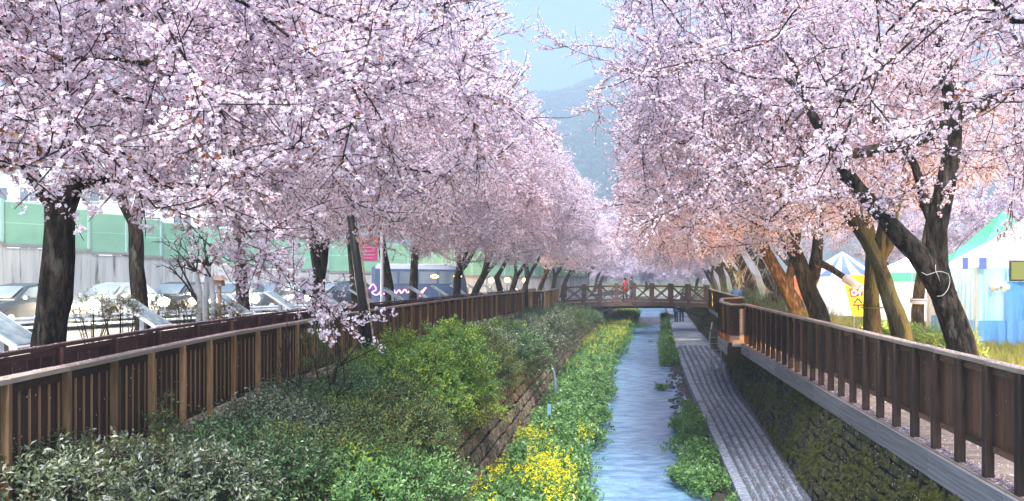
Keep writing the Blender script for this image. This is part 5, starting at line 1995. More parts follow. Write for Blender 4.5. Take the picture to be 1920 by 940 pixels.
# slanted information boards behind the rear fence
first = [(62, 652), (308, 613), (464, 590), (552, 580), (632, 572)]
spots = []
for px, py in first:
    Yb = F * (HC - 1.08) / (py - CY)
    spots.append(((px - CX) * Yb / F, Yb))
yb = 29.0
while yb < 56:
    spots.append((fbx(yb) - 0.75, yb))
    yb += 3.1
lbl = ['at the left picture edge beside the thickest trunk', 'between the two left trunks above the plum fence', 'right of the wooden lantern', 'left of the twin stemmed trunk', 'right of the twin stemmed trunk']
for k, (x, Yb) in enumerate(spots):
    lab = 'slanted glass covered information board ' + (lbl[k] if k < 5 else 'number %s of the row past the pole' % ['one', 'two', 'three', 'four', 'five', 'six', 'seven', 'eight', 'nine', 'ten'][k - 5])
    bd = thing('information_board', (x - .45, Yb, 0), lab, 'information board', 'slanted boards behind the rear fence')
    a, c = Vector((x, Yb, 1.08)), Vector((x - 0.78, Yb, 1.60))
    b = MB()
    b.bar(a, c, 0.62, 0.05)
    b.build('panel', MT['steel'] if k > 4 else MT['car_white'], bd)
    b = MB()
    b.bar(a.lerp(c, .06) + Vector((.016, 0, .026)), a.lerp(c, .94) + Vector((.016, 0, .026)), 0.53, 0.012)
    b.build('glass_face', MT['board_glass'], bd)
    b = MB()
    b.bar((x - .42, Yb, -.02), (x - .42, Yb, 1.33), .09, .09)
    b.bar((x - .42, Yb, .0), (x - .42, Yb, .05), .35, .35)
    b.build('stand', MT['galv'], bd)

# pole, banner, lantern, sapling, small red bushes
def pole(name, a, c, r_, label, strip_=False):
    pz = thing(name, (a.x, a.y, a.z), label, 'pole')
    b = MB()
    b.tube([a, a.lerp(c, .5), c], [r_ * 1.15, r_, r_ * .9], 12)
    b.tube([a, a.lerp(c, .04)], [r_ * 1.7, r_ * 1.6], 12)
    b.build('shaft', MT['iron'], pz, smooth=True)
    if strip_:
        b = MB()
        o_ = Vector((r_ * 1.6, -r_ * .3, 0))
        b.tube([a + o_, c + o_ * .8], .022, 6)
        b.build('conduit', MT['rail'], pz)
    return pz


pole('lamp_pole', P(697, 700, 19.5), P(652, 360, 19.5), .10, 'black pole leaning left in front of the slatted fence', True)
pole('lamp_pole', P(988, 590, 44.5), P(986, 486, 44.5), .09, 'far dark pole in front of the fence near the bridge')
bn = thing('street_banner', (P(716, 500, 31).x, 31, 0), 'bright pink banner with an orange top hanging on a white pole', 'banner')
b = MB()
b.tube([(P(716, 0, 31).x, 31, 0), (P(716, 0, 31).x, 31, 4.6)], .055, 10)
b.build('pole', MT['car_white'], bn)
x0, x1 = P(676, 0, 31).x, P(708, 0, 31).x
zt, zm, zb = P(0, 443, 31).z, P(0, 456, 31).z, P(0, 490, 31).z
b = MB()
b.box(((x0 + x1) / 2, 31, (zt + zm) / 2 + .001), (x1 - x0, .02, zt - zm))
b.build('orange_band', MT['banner_orange'], bn)
b = MB()
b.box(((x0 + x1) / 2, 31, (zm + zb) / 2), (x1 - x0, .02, zm - zb))
b.build('cloth', MT['banner_pink'], bn)
b = MB()
for (py, fr) in ((464, .6), (471, .75), (478, .85), (484, .7)):
    z_ = P(0, py, 31).z
    xq = x0 + .05
    while xq < x0 + (x1 - x0) * fr:
        wq = R.uniform(.03, .07)
        b.box((xq + wq / 2, 30.985, z_), (wq, .008, .035))
        xq += wq + .02
b.build('printed_lines', MT['white_paint'], bn)
for k, z_ in enumerate((zt, zb)):
    b = MB()
    b.tube([(x0 - .05, 31, z_), (P(716, 0, 31).x, 31, z_)], .02, 6)
    b.build('arm', MT['steel'], bn)
q = P(411, 540, 20)
ln_ = thing('wooden_lantern', (q.x, q.y, 0), 'small wooden lantern with a flared pale roof on a thin post', 'lantern')
b = MB()
b.tube([(q.x, q.y, -.02), (q.x, q.y, P(0, 535, 20).z)], .05, 8)
b.build('post', MT['wood_pale'], ln_)
b = MB()
b.box((q.x, q.y, P(0, 529, 20).z), (.2, .2, .2), 0, 0, .8)
b.build('housing', MT['wood_pale'], ln_)
b = MB()
b.box((q.x, q.y, P(0, 521, 20).z), (.32, .32, .12), 0, 0, .35)
b.build('roof', MT['wood_pale'], ln_)
# pale bare sapling with wrapped stems
sp_ = thing('bare_sapling', (P(385, 600, 19).x, 19, 0), 'bare multi stemmed sapling with pale wrapped stems beside the wooden lantern', 'sapling')
bw_, bt_ = MB(), MB()
for (pa, pb, pc) in (((372, 640), (376, 560), (368, 510)), ((388, 640), (385, 560), (392, 500)), ((398, 640), (402, 575), (395, 520))):
    bw_.tube([P(*pa, 19), P(*pb, 19), P(*pc, 19)], [.075, .07, .05], 8, 0, .1)
    for k in range(5):
        e = P(pc[0] + R.uniform(-70, 45), pc[1] - R.uniform(10, 75), 19 + R.uniform(-.4, .4))
        arc(bt_, P(*pc, 19), e, .022, 2)
arc(bt_, P(376, 575, 19), P(318, 500, 18.8), .03, 2)
arc(bt_, P(376, 575, 19), P(330, 480, 19.2), .03, 2)
bw_.build('wrapped_stems', MT['wrap'], sp_, smooth=True)
bt_.build('branches', MT['twig'], sp_, kind='stuff')
for k, (px, py, Yq, lab) in enumerate(((175, 590, 14.5, 'small reddish sapling bush right of the thickest trunk'), (226, 590, 14.8, 'small reddish bush just left of the second slanted board'), (298, 580, 19.0, 'reddish bush right of the slim forked trunk'),
                                       (345, 590, 18.0, 'reddish bush left of the pale wrapped sapling'), (425, 595, 17.5, 'low reddish bush under the slanted board by the wooden lantern'))):
    c = P(px, py, Yq)
    shrub((c.x, c.y, c.z), (.3, .3, .28), SG_RED, 150, lab, grp='small red leaved bushes beside the road', seed=60 + k, scl=(.5, .9))
    rt = [o for o in COL.objects if o.get('label') == lab][0]
    b = MB()
    b.tube([(c.x, c.y, -.02), (c.x, c.y, c.z)], .015, 5)
    b.build('stem', MT['twig'], rt)

# apartment block seen over the barrier
ab = thing('apartment_block', (-46, 82, 0), 'pale grey apartment block with rows of windows behind the green barrier', 'apartment block')
b = MB()
b.box((-46, 86, 9), (34, 10, 18))
b.build('wall', MT['bldg'], ab)
b = MB()
b.box((-46, 86, 18.2), (34.6, 10.6, .5))
b.build('roof', MT['concrete'], ab)
wf = MB()
wf.box((0, 0, 0), (1.9, .16, 1.5))
wfm = wf.mesh('window', MT['car_white'])
pn = MB()
pn.box((-.45, -.07, 0), (.8, .06, 1.3))
pn.box((.45, -.07, 0), (.8, .06, 1.3))
pnm = pn.mesh('pane', MT['glass'])
for r_ in range(5):
    for c_ in range(11):
        wo = put(wfm, 'window', (-46 - 15 + c_ * 3.0, 80.95, 4.2 + r_ * 2.9), (0, 0, 0), (1, 1, 1), ab)
        p_ = bpy.data.objects.new('pane', pnm)
        COL.objects.link(p_)
        p_.parent = wo
        p_.location = (0, -.03, 0)
# ------------------------------------------------------------------ right side: verge, tents, lamps, signs, people
n = 15000
yy = 8 + 30 * rng.random(n)
xx_ = 5.0 + rng.random(n) ** 1.2 * 12
pos = np.stack([xx_, yy, np.full(n, -0.03)], 1)
scatter('grass', SG_GRASS, pos, np.tile([[0, 0, 1.0]], (n, 1)) + rng.normal(0, .2, (n, 3)), rng.uniform(.7, 1.9, n), rng.integers(0, 2, n))
for k, (px, Yq, h, lab) in enumerate(((1705, 19.5, .45, 'bushy clump of yellow green weeds at the foot of the mossy leaning trunk'), (1660, 22, .4, 'yellow green weed clump behind the yellow lit trunk'), (1760, 18.5, .42, 'weed clump between the thin banded trunk and the largest trunk'))):
    x = (px - CX) * Yq / F
    shrub((x, Yq, .25), (.9, .6, h), SG_BLADE, 420, lab, 'weeds', (.8, 1.3), 'weed_clump', grp='weed clumps under the right trees', stem=False, seed=80 + k)
# dark bushes behind the right fence
for k, (px, Yq, h, lab) in enumerate(((1470, 30, .7, 'dark low bush behind the fence under the far leaning trunk'), (1430, 33, .75, 'dark low bush behind the fence by the platform'), (1395, 40, .8, 'dark bush behind the far fence with the pale rail'),
                                      (1515, 27.5, .5, 'dark green clump beside the orange lit trunk'))):
    x = (px - CX) * Yq / F + .4
    shrub((x, Yq + .8, h * .7), (1.1, .8, h), SG_DARK, 700, lab, grp='dark bushes behind the right fence', seed=90 + k, scl=(.8, 1.3), stem=False)


def drape(b, a, c, z0, z1, mi=0, waves=9, amp=.05, n_=None):
    """a hanging sheet from a to c with folds"""
    a, c = Vector(a), Vector(c)
    d = c - a
    nrm = Vector((d.y, -d.x, 0)).normalized()
    n_ = n_ or waves * 4
    prev = None
    for k in range(n_ + 1):
        t = k / n_
        p = a + d * t + nrm * amp * (math.sin(t * waves * 6.28) + .5 * math.sin(t * waves * 2.7 * 6.28 + 1))
        q = a + d * t + nrm * amp * 1.6 * (math.sin(t * waves * 6.28 + .4) + .5 * math.sin(t * waves * 2.1 * 6.28))
        cur = (Vector((p.x, p.y, z1)), Vector((q.x, q.y, z0)))
        if prev:
            b.quad(prev[1], cur[1], cur[0], prev[0], mi)
        prev = cur


def tent(label, cx, cy, wd, dp_, wall_h, apex, roof_m, wall_m, stripes=False, valance=None, low=None, open_front=False):
    t = thing('festival_tent', (cx, cy, 0), label, 'tent', 'festival tents behind the right trees')
    x0, x1, y0, y1 = cx - wd / 2, cx + wd / 2, cy - dp_ / 2, cy + dp_ / 2
    b = MB()
    top = Vector((cx, cy, apex))
    N_ = 8
    edges = [((x0, y0), (x1, y0)), ((x1, y0), (x1, y1)), ((x1, y1), (x0, y1)), ((x0, y1), (x0, y0))]
    for (a, c) in edges:
        for k in range(N_):
            p = Vector((a[0] + (c[0] - a[0]) * k / N_, a[1] + (c[1] - a[1]) * k / N_, wall_h))
            q = Vector((a[0] + (c[0] - a[0]) * (k + 1) / N_, a[1] + (c[1] - a[1]) * (k + 1) / N_, wall_h))
            pm_, qm_ = p.lerp(top, .5) - Vector((0, 0, .12)), q.lerp(top, .5) - Vector((0, 0, .12))
            mi = 1 if stripes and k % 2 == 1 else 0
            b.quad(p, q, qm_, pm_, mi)
            b.poly([pm_, qm_, top], mi)
    b.build('roof', [roof_m, MT['tent_stripe']], t)
    for i, (a, c) in enumerate(edges):
        b = MB()
        drape(b, a + (0,), c + (0,), .04, wall_h - .02, waves=int(6 + wd))
        b.build('wall_sheet', wall_m, t)
        if low is not None:
            b = MB()
            off = Vector((c[1] - a[1], a[0] - c[0], 0)).normalized() * .12
            drape(b, Vector(a + (0,)) + off, Vector(c + (0,)) + off, .03, .75, waves=int(5 + wd))
            b.build('lower_sheet', low, t)
        if valance is not None:
            b = MB()
            off = Vector((c[1] - a[1], a[0] - c[0], 0)).normalized() * .1
            drape(b, Vector(a + (0,)) + off, Vector(c + (0,)) + off, wall_h - .38, wall_h + .02, waves=8, amp=.03)
            b.build('valance', valance, t)
    for x in (x0, x1):
        for y_ in (y0, y1):
            b = MB()
            b.tube([(x, y_, -.02), (x, y_, wall_h + .03)], .03, 6)
            b.build('pole', MT['steel'], t)
    return t


def lamp(name, loc, col, energy, label, r_=.12, head=True):
    lt = thing(name, (loc[0], loc[1], 0), label, 'lamp')
    b = MB()
    b.tube([(loc[0], loc[1], -.02), (loc[0], loc[1], loc[2] - .12)], .02, 6)
    b.build('stand', MT['iron'], lt)
    b = MB()
    b.ball(loc, r_ * .6, 10)
    m = emit_mat('bulb', col, 25)
    b.build('bulb', m, lt, smooth=True)
    l = bpy.data.lights.new('lamp_light', 'POINT')
    l.energy = energy
    l.color = col
    l.shadow_soft_size = r_
    lo = bpy.data.objects.new('lamp_light', l)
    COL.objects.link(lo)
    lo.parent = lt
    lo.location = Vector(loc) + Vector((0, 0, .0)) - Vector(lt.location)
    return lt


tent('far tent with a blue and white striped pointed roof behind the yellow sign', 11.6, 43.5, 4.4, 3.6, 2.05, 3.35, MT['tent_white'], MT['tent_white'], stripes=True)
tent('glaring white tent with a green edge between the mossy and the largest trunk', 13.3, 36.5, 4.0, 3.4, 2.2, 3.3, MT['tent_white'], MT['tent_white'], valance=MT['tent_green'])
gt = tent('tent with a light green pointed roof and dark guy lines right of the largest trunk', 13.6, 29.5, 4.1, 3.6, 2.25, 4.4, MT['tent_green'], MT['tent_white'])
b = MB()
for k in range(4):
    b.tube([P(1779 + 4 * k, 492 - 14 * k, 27.2), P(1812 + 14 * k, 440 - 8 * k, 28.2)], .008, 4)
b.build('guy_lines', MT['black_print'], gt)
nt_ = tent('nearest tent with a big white roof and hanging sky blue sheets at the picture edge', 13.5, 26.2, 5.9, 3.2, 2.3, 4.4, MT['tent_white'], MT['tent_sky'], low=MT['tent_blue'])
b = MB()
x0 = P(1887, 0, 24.4).x
drape(b, (x0, 24.42, 0), (15.5, 24.42, 0), .02, 1.9, waves=7, amp=.07)
b.build('side_curtain', MT['tent_blue'], nt_)
b = MB()
b.box((P(1910, 0, 24.4).x, 24.38, P(0, 508, 24.4).z), (.58, .05, .62))
b.build('window_frame', MT['iron'], nt_)
b = MB()
b.box((P(1910, 0, 24.4).x, 24.35, P(0, 508, 24.4).z), (.48, .03, .52))
b.build('window', MT['leaf_olive'], nt_)
for k, (px, py) in enumerate(((1810, 494), (1843, 494))):
    b = MB()
    q = P(px, py, 24.45)
    b.box(q, (.16 + .06 * k, .03, .34))
    b.build('blue_patch', MT['tent_stripe'], nt_)
for k, (px, py, m_) in enumerate(((1866, 536, 'neon_pink'), (1886, 538, 'tent_green'))):
    b = MB()
    q = P(px, py, 24.5)
    b.ball(q, .15, 10)
    bl_ = b.build('paper_lantern', MT['faded_pink'] if k == 0 else MT['faded_green'], None, smooth=True)
    bl_.name = 'balloon'
    tag(bl_, ['faded pink balloon hanging in front of the nearest tent', 'pale green balloon hanging beside the pink one on the nearest tent'][k], 'balloon')

# yellow sign with red panel
ys_ = thing('yellow_sign', P(1600, 592, 30), 'yellow upright banner sign with a red panel showing a white round letter', 'sign')


def SP(px, py, dy=0.0):
    return P(px, py, 30 + dy)


b = MB()
o4 = [SP(1580, 516), SP(1622, 516), SP(1622, 593), SP(1599, 593)]
b.poly(o4)
b.poly([p + Vector((0, .05, 0)) for p in o4][::-1])
for k in range(4):
    b.quad(o4[k], o4[k] + Vector((0, .05, 0)), o4[(k + 1) % 4] + Vector((0, .05, 0)), o4[(k + 1) % 4])
b.build('board', MT['banner_yellow'], ys_)
b = MB()
b.poly([SP(1591, 541, -.01), SP(1618, 541, -.01), SP(1618, 555, -.01), SP(1595, 558, -.01)])
b.build('red_panel', MT['sign_red'], ys_)
b = MB()
c_ = SP(1601.5, 549, -.02)
for k in range(16):
    a0, a1 = 6.283 * k / 16, 6.283 * (k + 1) / 16
    for rr0, rr1 in ((.055, .115),):
        b.quad(c_ + Vector((math.cos(a0) * rr0, 0, math.sin(a0) * rr0)), c_ + Vector((math.cos(a1) * rr0, 0, math.sin(a1) * rr0)), c_ + Vector((math.cos(a1) * rr1, 0, math.sin(a1) * rr1)), c_ + Vector((math.cos(a0) * rr1, 0, math.sin(a0) * rr1)))
for s_ in ((1612, 549, .04, .24), (1608.5, 549, .10, .04)):
    q = SP(s_[0], s_[1], -.02)
    b.box(q, (s_[2], .006, s_[3]))
b.build('white_letter', MT['white_paint'], ys_)
b = MB()
q0 = SP(1609, 567, -.012)
b.bar(q0 + Vector((0, 0, .15)), q0 + Vector((-.15, 0, -.04)), .02, .055)
b.bar(q0 + Vector((.005, 0, .12)), q0 + Vector((.15, 0, -.04)), .018, .055)
b.box(q0 + Vector((0, 0, -.10)), (.40, .02, .055))
b.box(q0 + Vector((.0, -.003, -.21)), (.055, .02, .18))
b.build('black_letter', MT['black_print'], ys_)
b = MB()
b.tube([SP(1602, 590, .08), Vector((SP(1602, 590).x, 30.08, -.03))], .03, 6)
b.build('leg', MT['steel'], ys_)
# orange strip banner behind the dark trunks
ob = thing('orange_banner', P(1497, 590, 36), 'narrow orange banner glimpsed between the dark leaning trunks', 'banner')
b = MB()
b.poly([P(1488, 520, 36), P(1500, 524, 36), P(1506, 560, 36), P(1500, 572, 36), P(1492, 550, 36)])
b.poly([p + Vector((0, .03, 0)) for p in (P(1488, 520, 36), P(1500, 524, 36), P(1506, 560, 36), P(1500, 572, 36), P(1492, 550, 36))][::-1])
b.build('cloth', MT['banner_orange'], ob)
b = MB()
b.tube([(P(1503, 0, 36).x, 36.04, -.03), (P(1500, 0, 36).x, 36.04, 2.6)], .03, 6)
b.build('pole', MT['iron'], ob)

# sawn branch stub with printed wrap
sb = thing('sawn_branch', P(1532, 492, 23.0), 'dark sawn off branch ending in a grey printed wrap in front of the yellow sign', 'branch')
a, c = P(1532, 492, 23.0), P(1585, 522, 22.4)
b = MB()
b.tube(polyline([a, a.lerp(c, .5) + Vector((0, 0, .04)), c], .15), [.11, .105, .10, .095, .09, .09, .09, .09, .09, .09][:len(polyline([a, a.lerp(c, .5), c], .15))], 10, 0, .08)
b.build('stub', MT['bark'], sb, smooth=True)
e = P(1614, 542, 22.1)
b = MB()
b.tube([c, e], [.125, .12], 14)
wr = b.build('printed_wrap', MT['grey_label'], sb, smooth=True)
b = MB()
d = (e - c)
dn = d.normalized()
sdv = Vector((0, -1, 0))
sdv = (sdv - dn * sdv.dot(dn)).normalized()
upv = dn.cross(sdv)
for r_ in range(5):
    an = -0.8 + r_ * .36
    off = (sdv * math.cos(an) + upv * math.sin(an)) * .127
    t = .1
    while t < .85:
        w_ = R.uniform(.04, .12)
        p0 = c.lerp(e, t) + off
        p1 = c.lerp(e, min(.9, t + w_)) + off
        b.bar(p0, p1, .028, .004, 0, off)
        t += w_ + .04
b.build('printed_lines', MT['white_paint'], sb)
b = MB()
b.tube([c - dn * .02, c + dn * .03], .13, 12)
b.tube([e - dn * .03, e + dn * .02], .128, 12)
b.build('wrap_edges', MT['rope'], sb)

# cords and bands on the trunks
def cord(label, pts, r_, m, Yd):
    o = MB()
    o.tube(polyline(pts, .05), r_, 6)
    ob_ = o.build('cord', m, None, smooth=True, origin=pts[0])
    tag(ob_, label, 'cord')
    return ob_


Yc = 12.66
cord('white cord tied round the largest trunk with a loose loop hanging down', [P(1728, 511, Yc), P(1738, 516, Yc - .03), P(1755, 510, Yc - .06), P(1768, 510, Yc - .06), P(1778, 514, Yc - .05), P(1781, 528, Yc - .03), P(1776, 545, Yc - .06), P(1766, 555, Yc - .06), P(1757, 556, Yc - .06)], .0055, MT['rope'], Yc)
cord('short white cord end dangling from the knot on the largest trunk', [P(1754, 497, Yc - .05), P(1755, 510, Yc - .08), P(1760, 520, Yc - .08), P(1762, 528, Yc - .07)], .0055, MT['rope'], Yc)
for k, (py, m_) in enumerate(((561, 'rope'), (565, 'rope_blue'), (568, 'rope'))):
    q = P(1722, py, 20.5)
    b = MB()
    ringp = [q + Vector((math.cos(a) * .205, math.sin(a) * .205, .01 * math.sin(a))) for a in [6.283 * j / 14 for j in range(15)]]
    b.tube(ringp, .022, 6)
    o = b.build('trunk_band', MT[m_], None, smooth=True, origin=q)
    tag(o, ['topmost white band of three round the thin trunk', 'blue band between two white ones round the thin trunk', 'lowest white band of three round the thin trunk'][k], 'band', 'bands round the thin trunk')
q = P(1636, 577, 18)
b = MB()
b.tube([q + Vector((math.cos(a) * .24, math.sin(a) * .24, 0)) for a in [6.283 * j / 14 for j in range(15)]], .012, 6)
tag(b.build('cord', MT['grass'], None, True, origin=q), 'thin green cord round the yellow lit trunk', 'cord')

# pale bare hanging twigs by the platform
hb = thing('bare_twigs', P(1420, 470, 30), 'pale bare twigs hanging in front of the dark trunks by the platform', 'twigs')
b = MB()
for k in range(15):
    a = P(R.uniform(1375, 1470), R.uniform(440, 470), 30 + R.uniform(-.6, .6))
    c = P(R.uniform(1365, 1470), R.uniform(500, 560), 30 + R.uniform(-.6, .6))
    arc(b, a, c, .013, 1)
b.build('twig_spray', MT['wrap'], hb, kind='stuff')

lamp('floodlight', (P(1551, 0, 24.4).x, 24.6, .35), (1.0, .40, .07), 1200, 'low orange floodlight behind the thick orange lit trunk')
lamp('floodlight', (P(1668, 0, 22).x, 21.4, .5), (1.0, .82, .40), 450, 'low yellow floodlight between the mossy trunks')
lamp('floodlight', (8.2, 15.5, .5), (1.0, .55, .18), 900, 'warm low floodlight in the grass behind the largest trunk')
lamp('tent_lamp', (13.2, 36.4, 1.9), (1.0, .95, .85), 420, 'bright lamp inside the glaring white tent')
lamp('tent_lamp', (12.2, 26.0, 1.9), (1.0, .97, .92), 110, 'bright lamp inside the nearest tent')
lamp('tent_lamp', (12.9, 29.5, 1.9), (1.0, .97, .9), 130, 'bright lamp inside the green roofed tent')
lamp('tent_lamp', (11.6, 43.5, 1.8), (1.0, .92, .8), 90, 'lamp inside the striped tent')
lamp('floodlight', (P(1330, 0, 49).x + .6, 50.5, .6), (1.0, .75, .25), 900, 'yellow floodlight at the right end of the bridge')


# people
def person(loc, rz, label, coat, trousers, h=1.68, stride=.12, arms=(.1, -.1), bend_=0.0, long_coat=False, group='people out walking'):
    root = thing('person', (0, 0, 0), label, 'person', group)
    s = h / 1.70
    J = {'pel': (0, 0, .92), 'wst': (0, 0, 1.08), 'chs': (.0, 0, 1.28), 'nck': (.01, 0, 1.44), 'hed': (.03, 0, 1.52), 'top': (.03, 0, 1.66)}
    E = [('pel', 'wst'), ('wst', 'chs'), ('chs', 'nck'), ('nck', 'hed'), ('hed', 'top')]
    rad_ = {'pel': .13, 'wst': .115, 'chs': .135, 'nck': .055, 'hed': .085, 'top': .075}
    for k, sg in ((0, 1), (1, -1)):
        st_ = stride * sg
        n_ = 'lr'[k]
        J.update({'hip' + n_: (0, sg * .09, .88), 'kne' + n_: (st_ * .5 + .03, sg * .10, .48), 'ank' + n_: (st_ - .02, sg * .10, .08), 'toe' + n_: (st_ + .13, sg * .11, .035)})
        a = arms[k]
        J.update({'sho' + n_: (0, sg * .19, 1.38), 'elb' + n_: (a * .6 - .02, sg * .235, 1.10), 'wri' + n_: (a + .06, sg * .225, .86)})
        rad_.update({'hip' + n_: .085, 'kne' + n_: .055, 'ank' + n_: .038, 'toe' + n_: .035, 'sho' + n_: .058, 'elb' + n_: .042, 'wri' + n_: .026})
        E += [('pel', 'hip' + n_), ('hip' + n_, 'kne' + n_), ('kne' + n_, 'ank' + n_), ('ank' + n_, 'toe' + n_), ('chs', 'sho' + n_), ('sho' + n_, 'elb' + n_), ('elb' + n_, 'wri' + n_)]
        for f in range(5):
            fn = 'f%d' % f + n_
            if f < 4:
                J[fn] = (J['wri' + n_][0] + .02 + .012 * (f - 1.5), J['wri' + n_][1] + .0, J['wri' + n_][2] - .15 + .012 * abs(f - 1.5))
            else:
                J[fn] = (J['wri' + n_][0] + .07, J['wri' + n_][1], J['wri' + n_][2] - .08)
            rad_[fn] = .009
            E.append(('wri' + n_, fn))
    names = list(J)
    me = bpy.data.meshes.new('body')
    me.from_pydata([tuple(np.array(J[k]) * s) for k in names], [(names.index(a), names.index(c)) for a, c in E], [])
    import bmesh
    bm = bmesh.new()
    bm.from_mesh(me)
    ly = bm.verts.layers.skin.verify()
    bm.verts.ensure_lookup_table()
    for i, k in enumerate(names):
        bm.verts[i][ly].radius = (rad_[k] * s, rad_[k] * s)
        bm.verts[i][ly].use_root = (k == 'pel')
    bm.to_mesh(me)
    bm.free()
    me.materials.append(MT['skin'])
    bo = bpy.data.objects.new('body', me)
    COL.objects.link(bo)
    bo.parent = root
    bo.modifiers.new('skin', 'SKIN').use_smooth_shade = True
    sbm = bo.modifiers.new('sub', 'SUBSURF')
    sbm.levels = sbm.render_levels = 1

    def rg(c, rx, ry, z):
        return [(c[0] * s + math.cos(a) * rx * s, c[1] * s + math.sin(a) * ry * s, z * s) for a in [6.283 * j / 12 for j in range(12)]]
    b = MB()
    bot = .62 if long_coat else .84
    loft(b, [rg((0, 0), .17, .215, bot), rg((0, 0), .165, .205, .95), rg((0, 0), .15, .185, 1.12), rg((0, 0), .16, .21, 1.30), rg((0, 0), .125, .19, 1.40), rg((.01, 0), .075, .085, 1.47)])
    for n_ in 'lr':
        P3 = [Vector(np.array(J[k + n_]) * s) for k in ('sho', 'elb', 'wri')]
        b.tube([P3[0], P3[0].lerp(P3[1], .5), P3[1], P3[2]], [.075 * s, .066 * s, .058 * s, .046 * s], 10)
    b.build('coat', coat, root, smooth=True)
    b = MB()
    for n_ in 'lr':
        P3 = [Vector(np.array(J[k + n_]) * s) for k in ('hip', 'kne', 'ank')]
        b.tube([P3[0] + Vector((0, 0, .06 * s)), P3[1], P3[2]], [.105 * s, .075 * s, .06 * s], 10)
    b.build('trousers', trousers, root, smooth=True)
    for n_ in 'lr':
        a_, t_ = Vector(np.array(J['ank' + n_]) * s), Vector(np.array(J['toe' + n_]) * s)
        b = MB()
        b.tube([a_ + Vector((-.04 * s, 0, -.03 * s)), a_.lerp(t_, .5) + Vector((0, 0, -.01 * s)), t_ + Vector((.02 * s, 0, .005 * s))], [.05 * s, .052 * s, .035 * s], 8)
        b.build('shoe', MT['rubber'], root, smooth=True)
    b = MB()
    b.ball((.012 * s, 0, 1.60 * s), .112 * s, 12, 0, (.95, .88, 1.02))
    b.ball((-.05 * s, 0, 1.53 * s), .075 * s, 10, 0, (.7, 1.1, 1.2))
    b.v = [v for v in b.v]
    b.build('hair', MT['hair'], root, smooth=True)
    b = MB()
    b.ball((.075 * s, 0, 1.555 * s), .078 * s, 12, 0, (.75, .8, 1.05))
    b.ball((.138 * s, 0, 1.55 * s), .014 * s, 6, 0, (1, .8, 1.3))
    b.build('face', MT['skin'], root, smooth=True)
    for sg in (-1, 1):
        b = MB()
        b.ball((.130 * s, sg * .028 * s, 1.575 * s), .010 * s, 6)
        b.build('eye', MT['hair'], root)
    b = MB()
    b.box((.132 * s, 0, 1.515 * s), (.012 * s, .04 * s, .008 * s))
    b.build('mouth', MT['sign_red'], root)
    root.location = loc
    root.rotation_euler = (0, 0, rz)
    return root


bx = P(1172, 0, 57.9).x
person((bx, 57.7, arch(bx) + .06), math.radians(150), 'person in a red coat standing on the footbridge', MT['coat_red'], MT['coat_dark'], 1.66, .1, long_coat=True)
bx = P(1184, 0, 58.2).x
person((bx, 58.1, arch(bx) + .06), math.radians(200), 'person in dark clothes beside the red coat on the footbridge', MT['coat_dark'], MT['jeans'], 1.72, .14)
person((P(1268, 0, 69).x, 69, ZK + .034), math.radians(80), 'person in a dark blue coat on the low walk under the bridge', MT['coat_blue'], MT['jeans'], 1.68, .16)
person((P(1278, 0, 69.6).x, 69.6, ZK + .034), math.radians(80), 'person in dark clothes beside the blue coat under the bridge', MT['coat_dark'], MT['jeans'], 1.72, -.15)
person((P(1380, 0, 40.5).x, 40.5, -.03), math.radians(250), 'person in a blue jacket behind the far right fence with the pale rail', MT['coat_blue'], MT['coat_dark'], 1.7, .14)
person((P(1394, 0, 42).x, 42, -.03), math.radians(240), 'person in black behind the far right fence, next to the blue jacket', MT['coat_dark'], MT['coat_dark'], 1.74, -.12)

# more cherry trees behind the tents close the view to the right
for i, (x, Y, lab) in enumerate([(17, 50, 'pink crown behind the striped tent'), (21, 44, 'pink crown behind the glaring white tent'), (24, 36, 'pink crown behind the green roofed tent'), (13, 60, 'pale crown far behind the dark leaning trunks'), (22, 62, 'pale crown farthest back on the right')]):
    make_tree(1, (x, Y, 0), generic_stems(1, x, Y, 2.2, 0.22, 120 + i), lab, n_attr=170, spray=5, sscale=1.6, far=True, seed=120 + i, reach=0.5, rad=(5.2, 4.5, 3.4), cz=6.0, check=False,
              group='cherry trees behind the tents')

# ------------------------------------------------------------------ wooded hill and air
def hill_h(x, y):
    def bump(cx, cy, sx, sy, h):
        return h * math.exp(-((x - cx) / sx) ** 2 - ((y - cy) / sy) ** 2)
    h = bump(40, 620, 150, 130, 152) + bump(-130, 640, 130, 110, 88) + bump(190, 600, 130, 130, 120) + bump(20, 470, 95, 75, 60) + bump(-330, 660, 180, 120, 60) + bump(400, 640, 180, 120, 90) + bump(90, 420, 80, 70, 46)
    h += (math.sin(x * .045 + y * .031) + math.sin(x * .082 - y * .05 + 1) * .6 + math.sin(x * .15 + 2) * math.sin(y * .14) * .6) * 2.6 * min(1, h / 30)
    return h


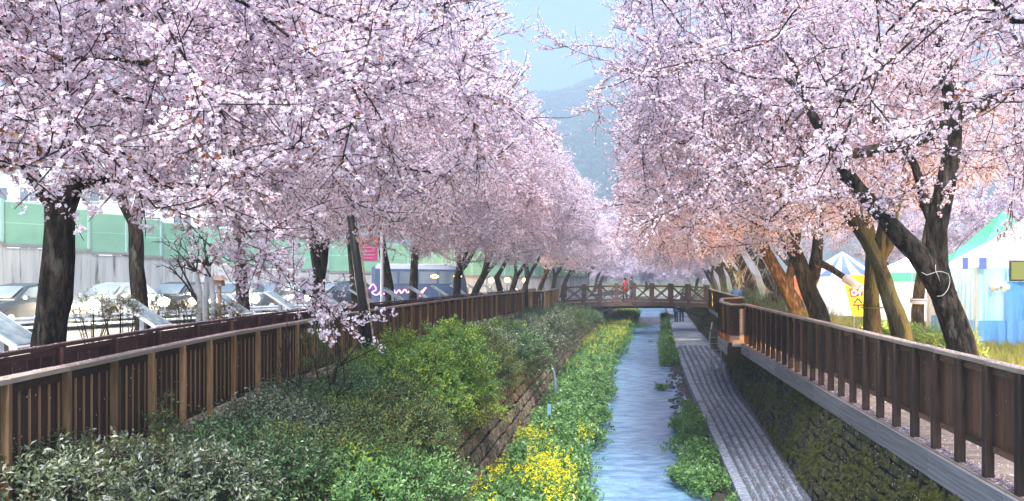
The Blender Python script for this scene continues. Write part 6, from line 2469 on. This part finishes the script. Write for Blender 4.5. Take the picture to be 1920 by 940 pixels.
b = MB()
gx = [-520 + 8 * k for k in range(131)]
gy = [300 + 9 * k for k in range(50)]
for y_ in gy:
    for x_ in gx:
        b.v.append((x_ * 1.6, y_ * 1.6, 1.6 * (0.78 * hill_h(x_, y_) - 1.0 + R.uniform(-1.3, 1.3))))
nx_ = len(gx)
for j in range(len(gy) - 1):
    for i in range(nx_ - 1):
        k_ = j * nx_ + i
        b.f.append((k_, k_ + 1, k_ + nx_ + 1, k_ + nx_))
        b.m.append(0)
b.build('hill', MT['forest'], smooth=False, kind='structure')
n = 15000
hx, hy = rng.uniform(-140, 240, n), rng.uniform(390, 640, n)
hz = np.array([0.78 * hill_h(a, c) for a, c in zip(hx, hy)])
k_ = hz > 8
hx, hy, hz = hx[k_], hy[k_], hz[k_]
bb = Leafy()
for k in range(46):
    v = rand_dir(.3)
    bb.leaf(Vector((v.x * 2.2, v.y * 2.2, 2.6 + v.z * 2.0)), rand_dir(.4), v, 1.7, 1.3, 0, R.random())
SG_WOOD = scatter_group('wood_scatter', [proto('wood_crown', bb, [leaf_mat('wood_leaf', (.035, .07, .05), (.13, .14, .11), .15)], bb.t)])
scatter('forest', SG_WOOD, np.stack([hx, hy, hz - 1], 1) * 1.6, np.tile([[0, 0, 1.0]], (len(hx), 1)) + rng.normal(0, .1, (len(hx), 3)), rng.uniform(1.2, 2.4, len(hx)), np.zeros(len(hx)))

HAZE = 0.0021
if HAZE:
    b = MB()
    b.box((0, 640, 108), (2600, 1500, 221))
    hz_ = b.build('haze', [], kind='stuff')
    m = bpy.data.materials.new('haze')
    m.use_nodes = True
    m.node_tree.nodes.remove(m.node_tree.nodes['Principled BSDF'])
    pv = m.node_tree.nodes.new('ShaderNodeVolumePrincipled')
    pv.inputs['Color'].default_value = (0.62, 0.82, 1.0, 1)
    pv.inputs['Density'].default_value = HAZE
    pv.inputs['Anisotropy'].default_value = 0.2
    m.node_tree.links.new(pv.outputs[0], m.node_tree.nodes['Material Output'].inputs['Volume'])
    hz_.data.materials.append(m)
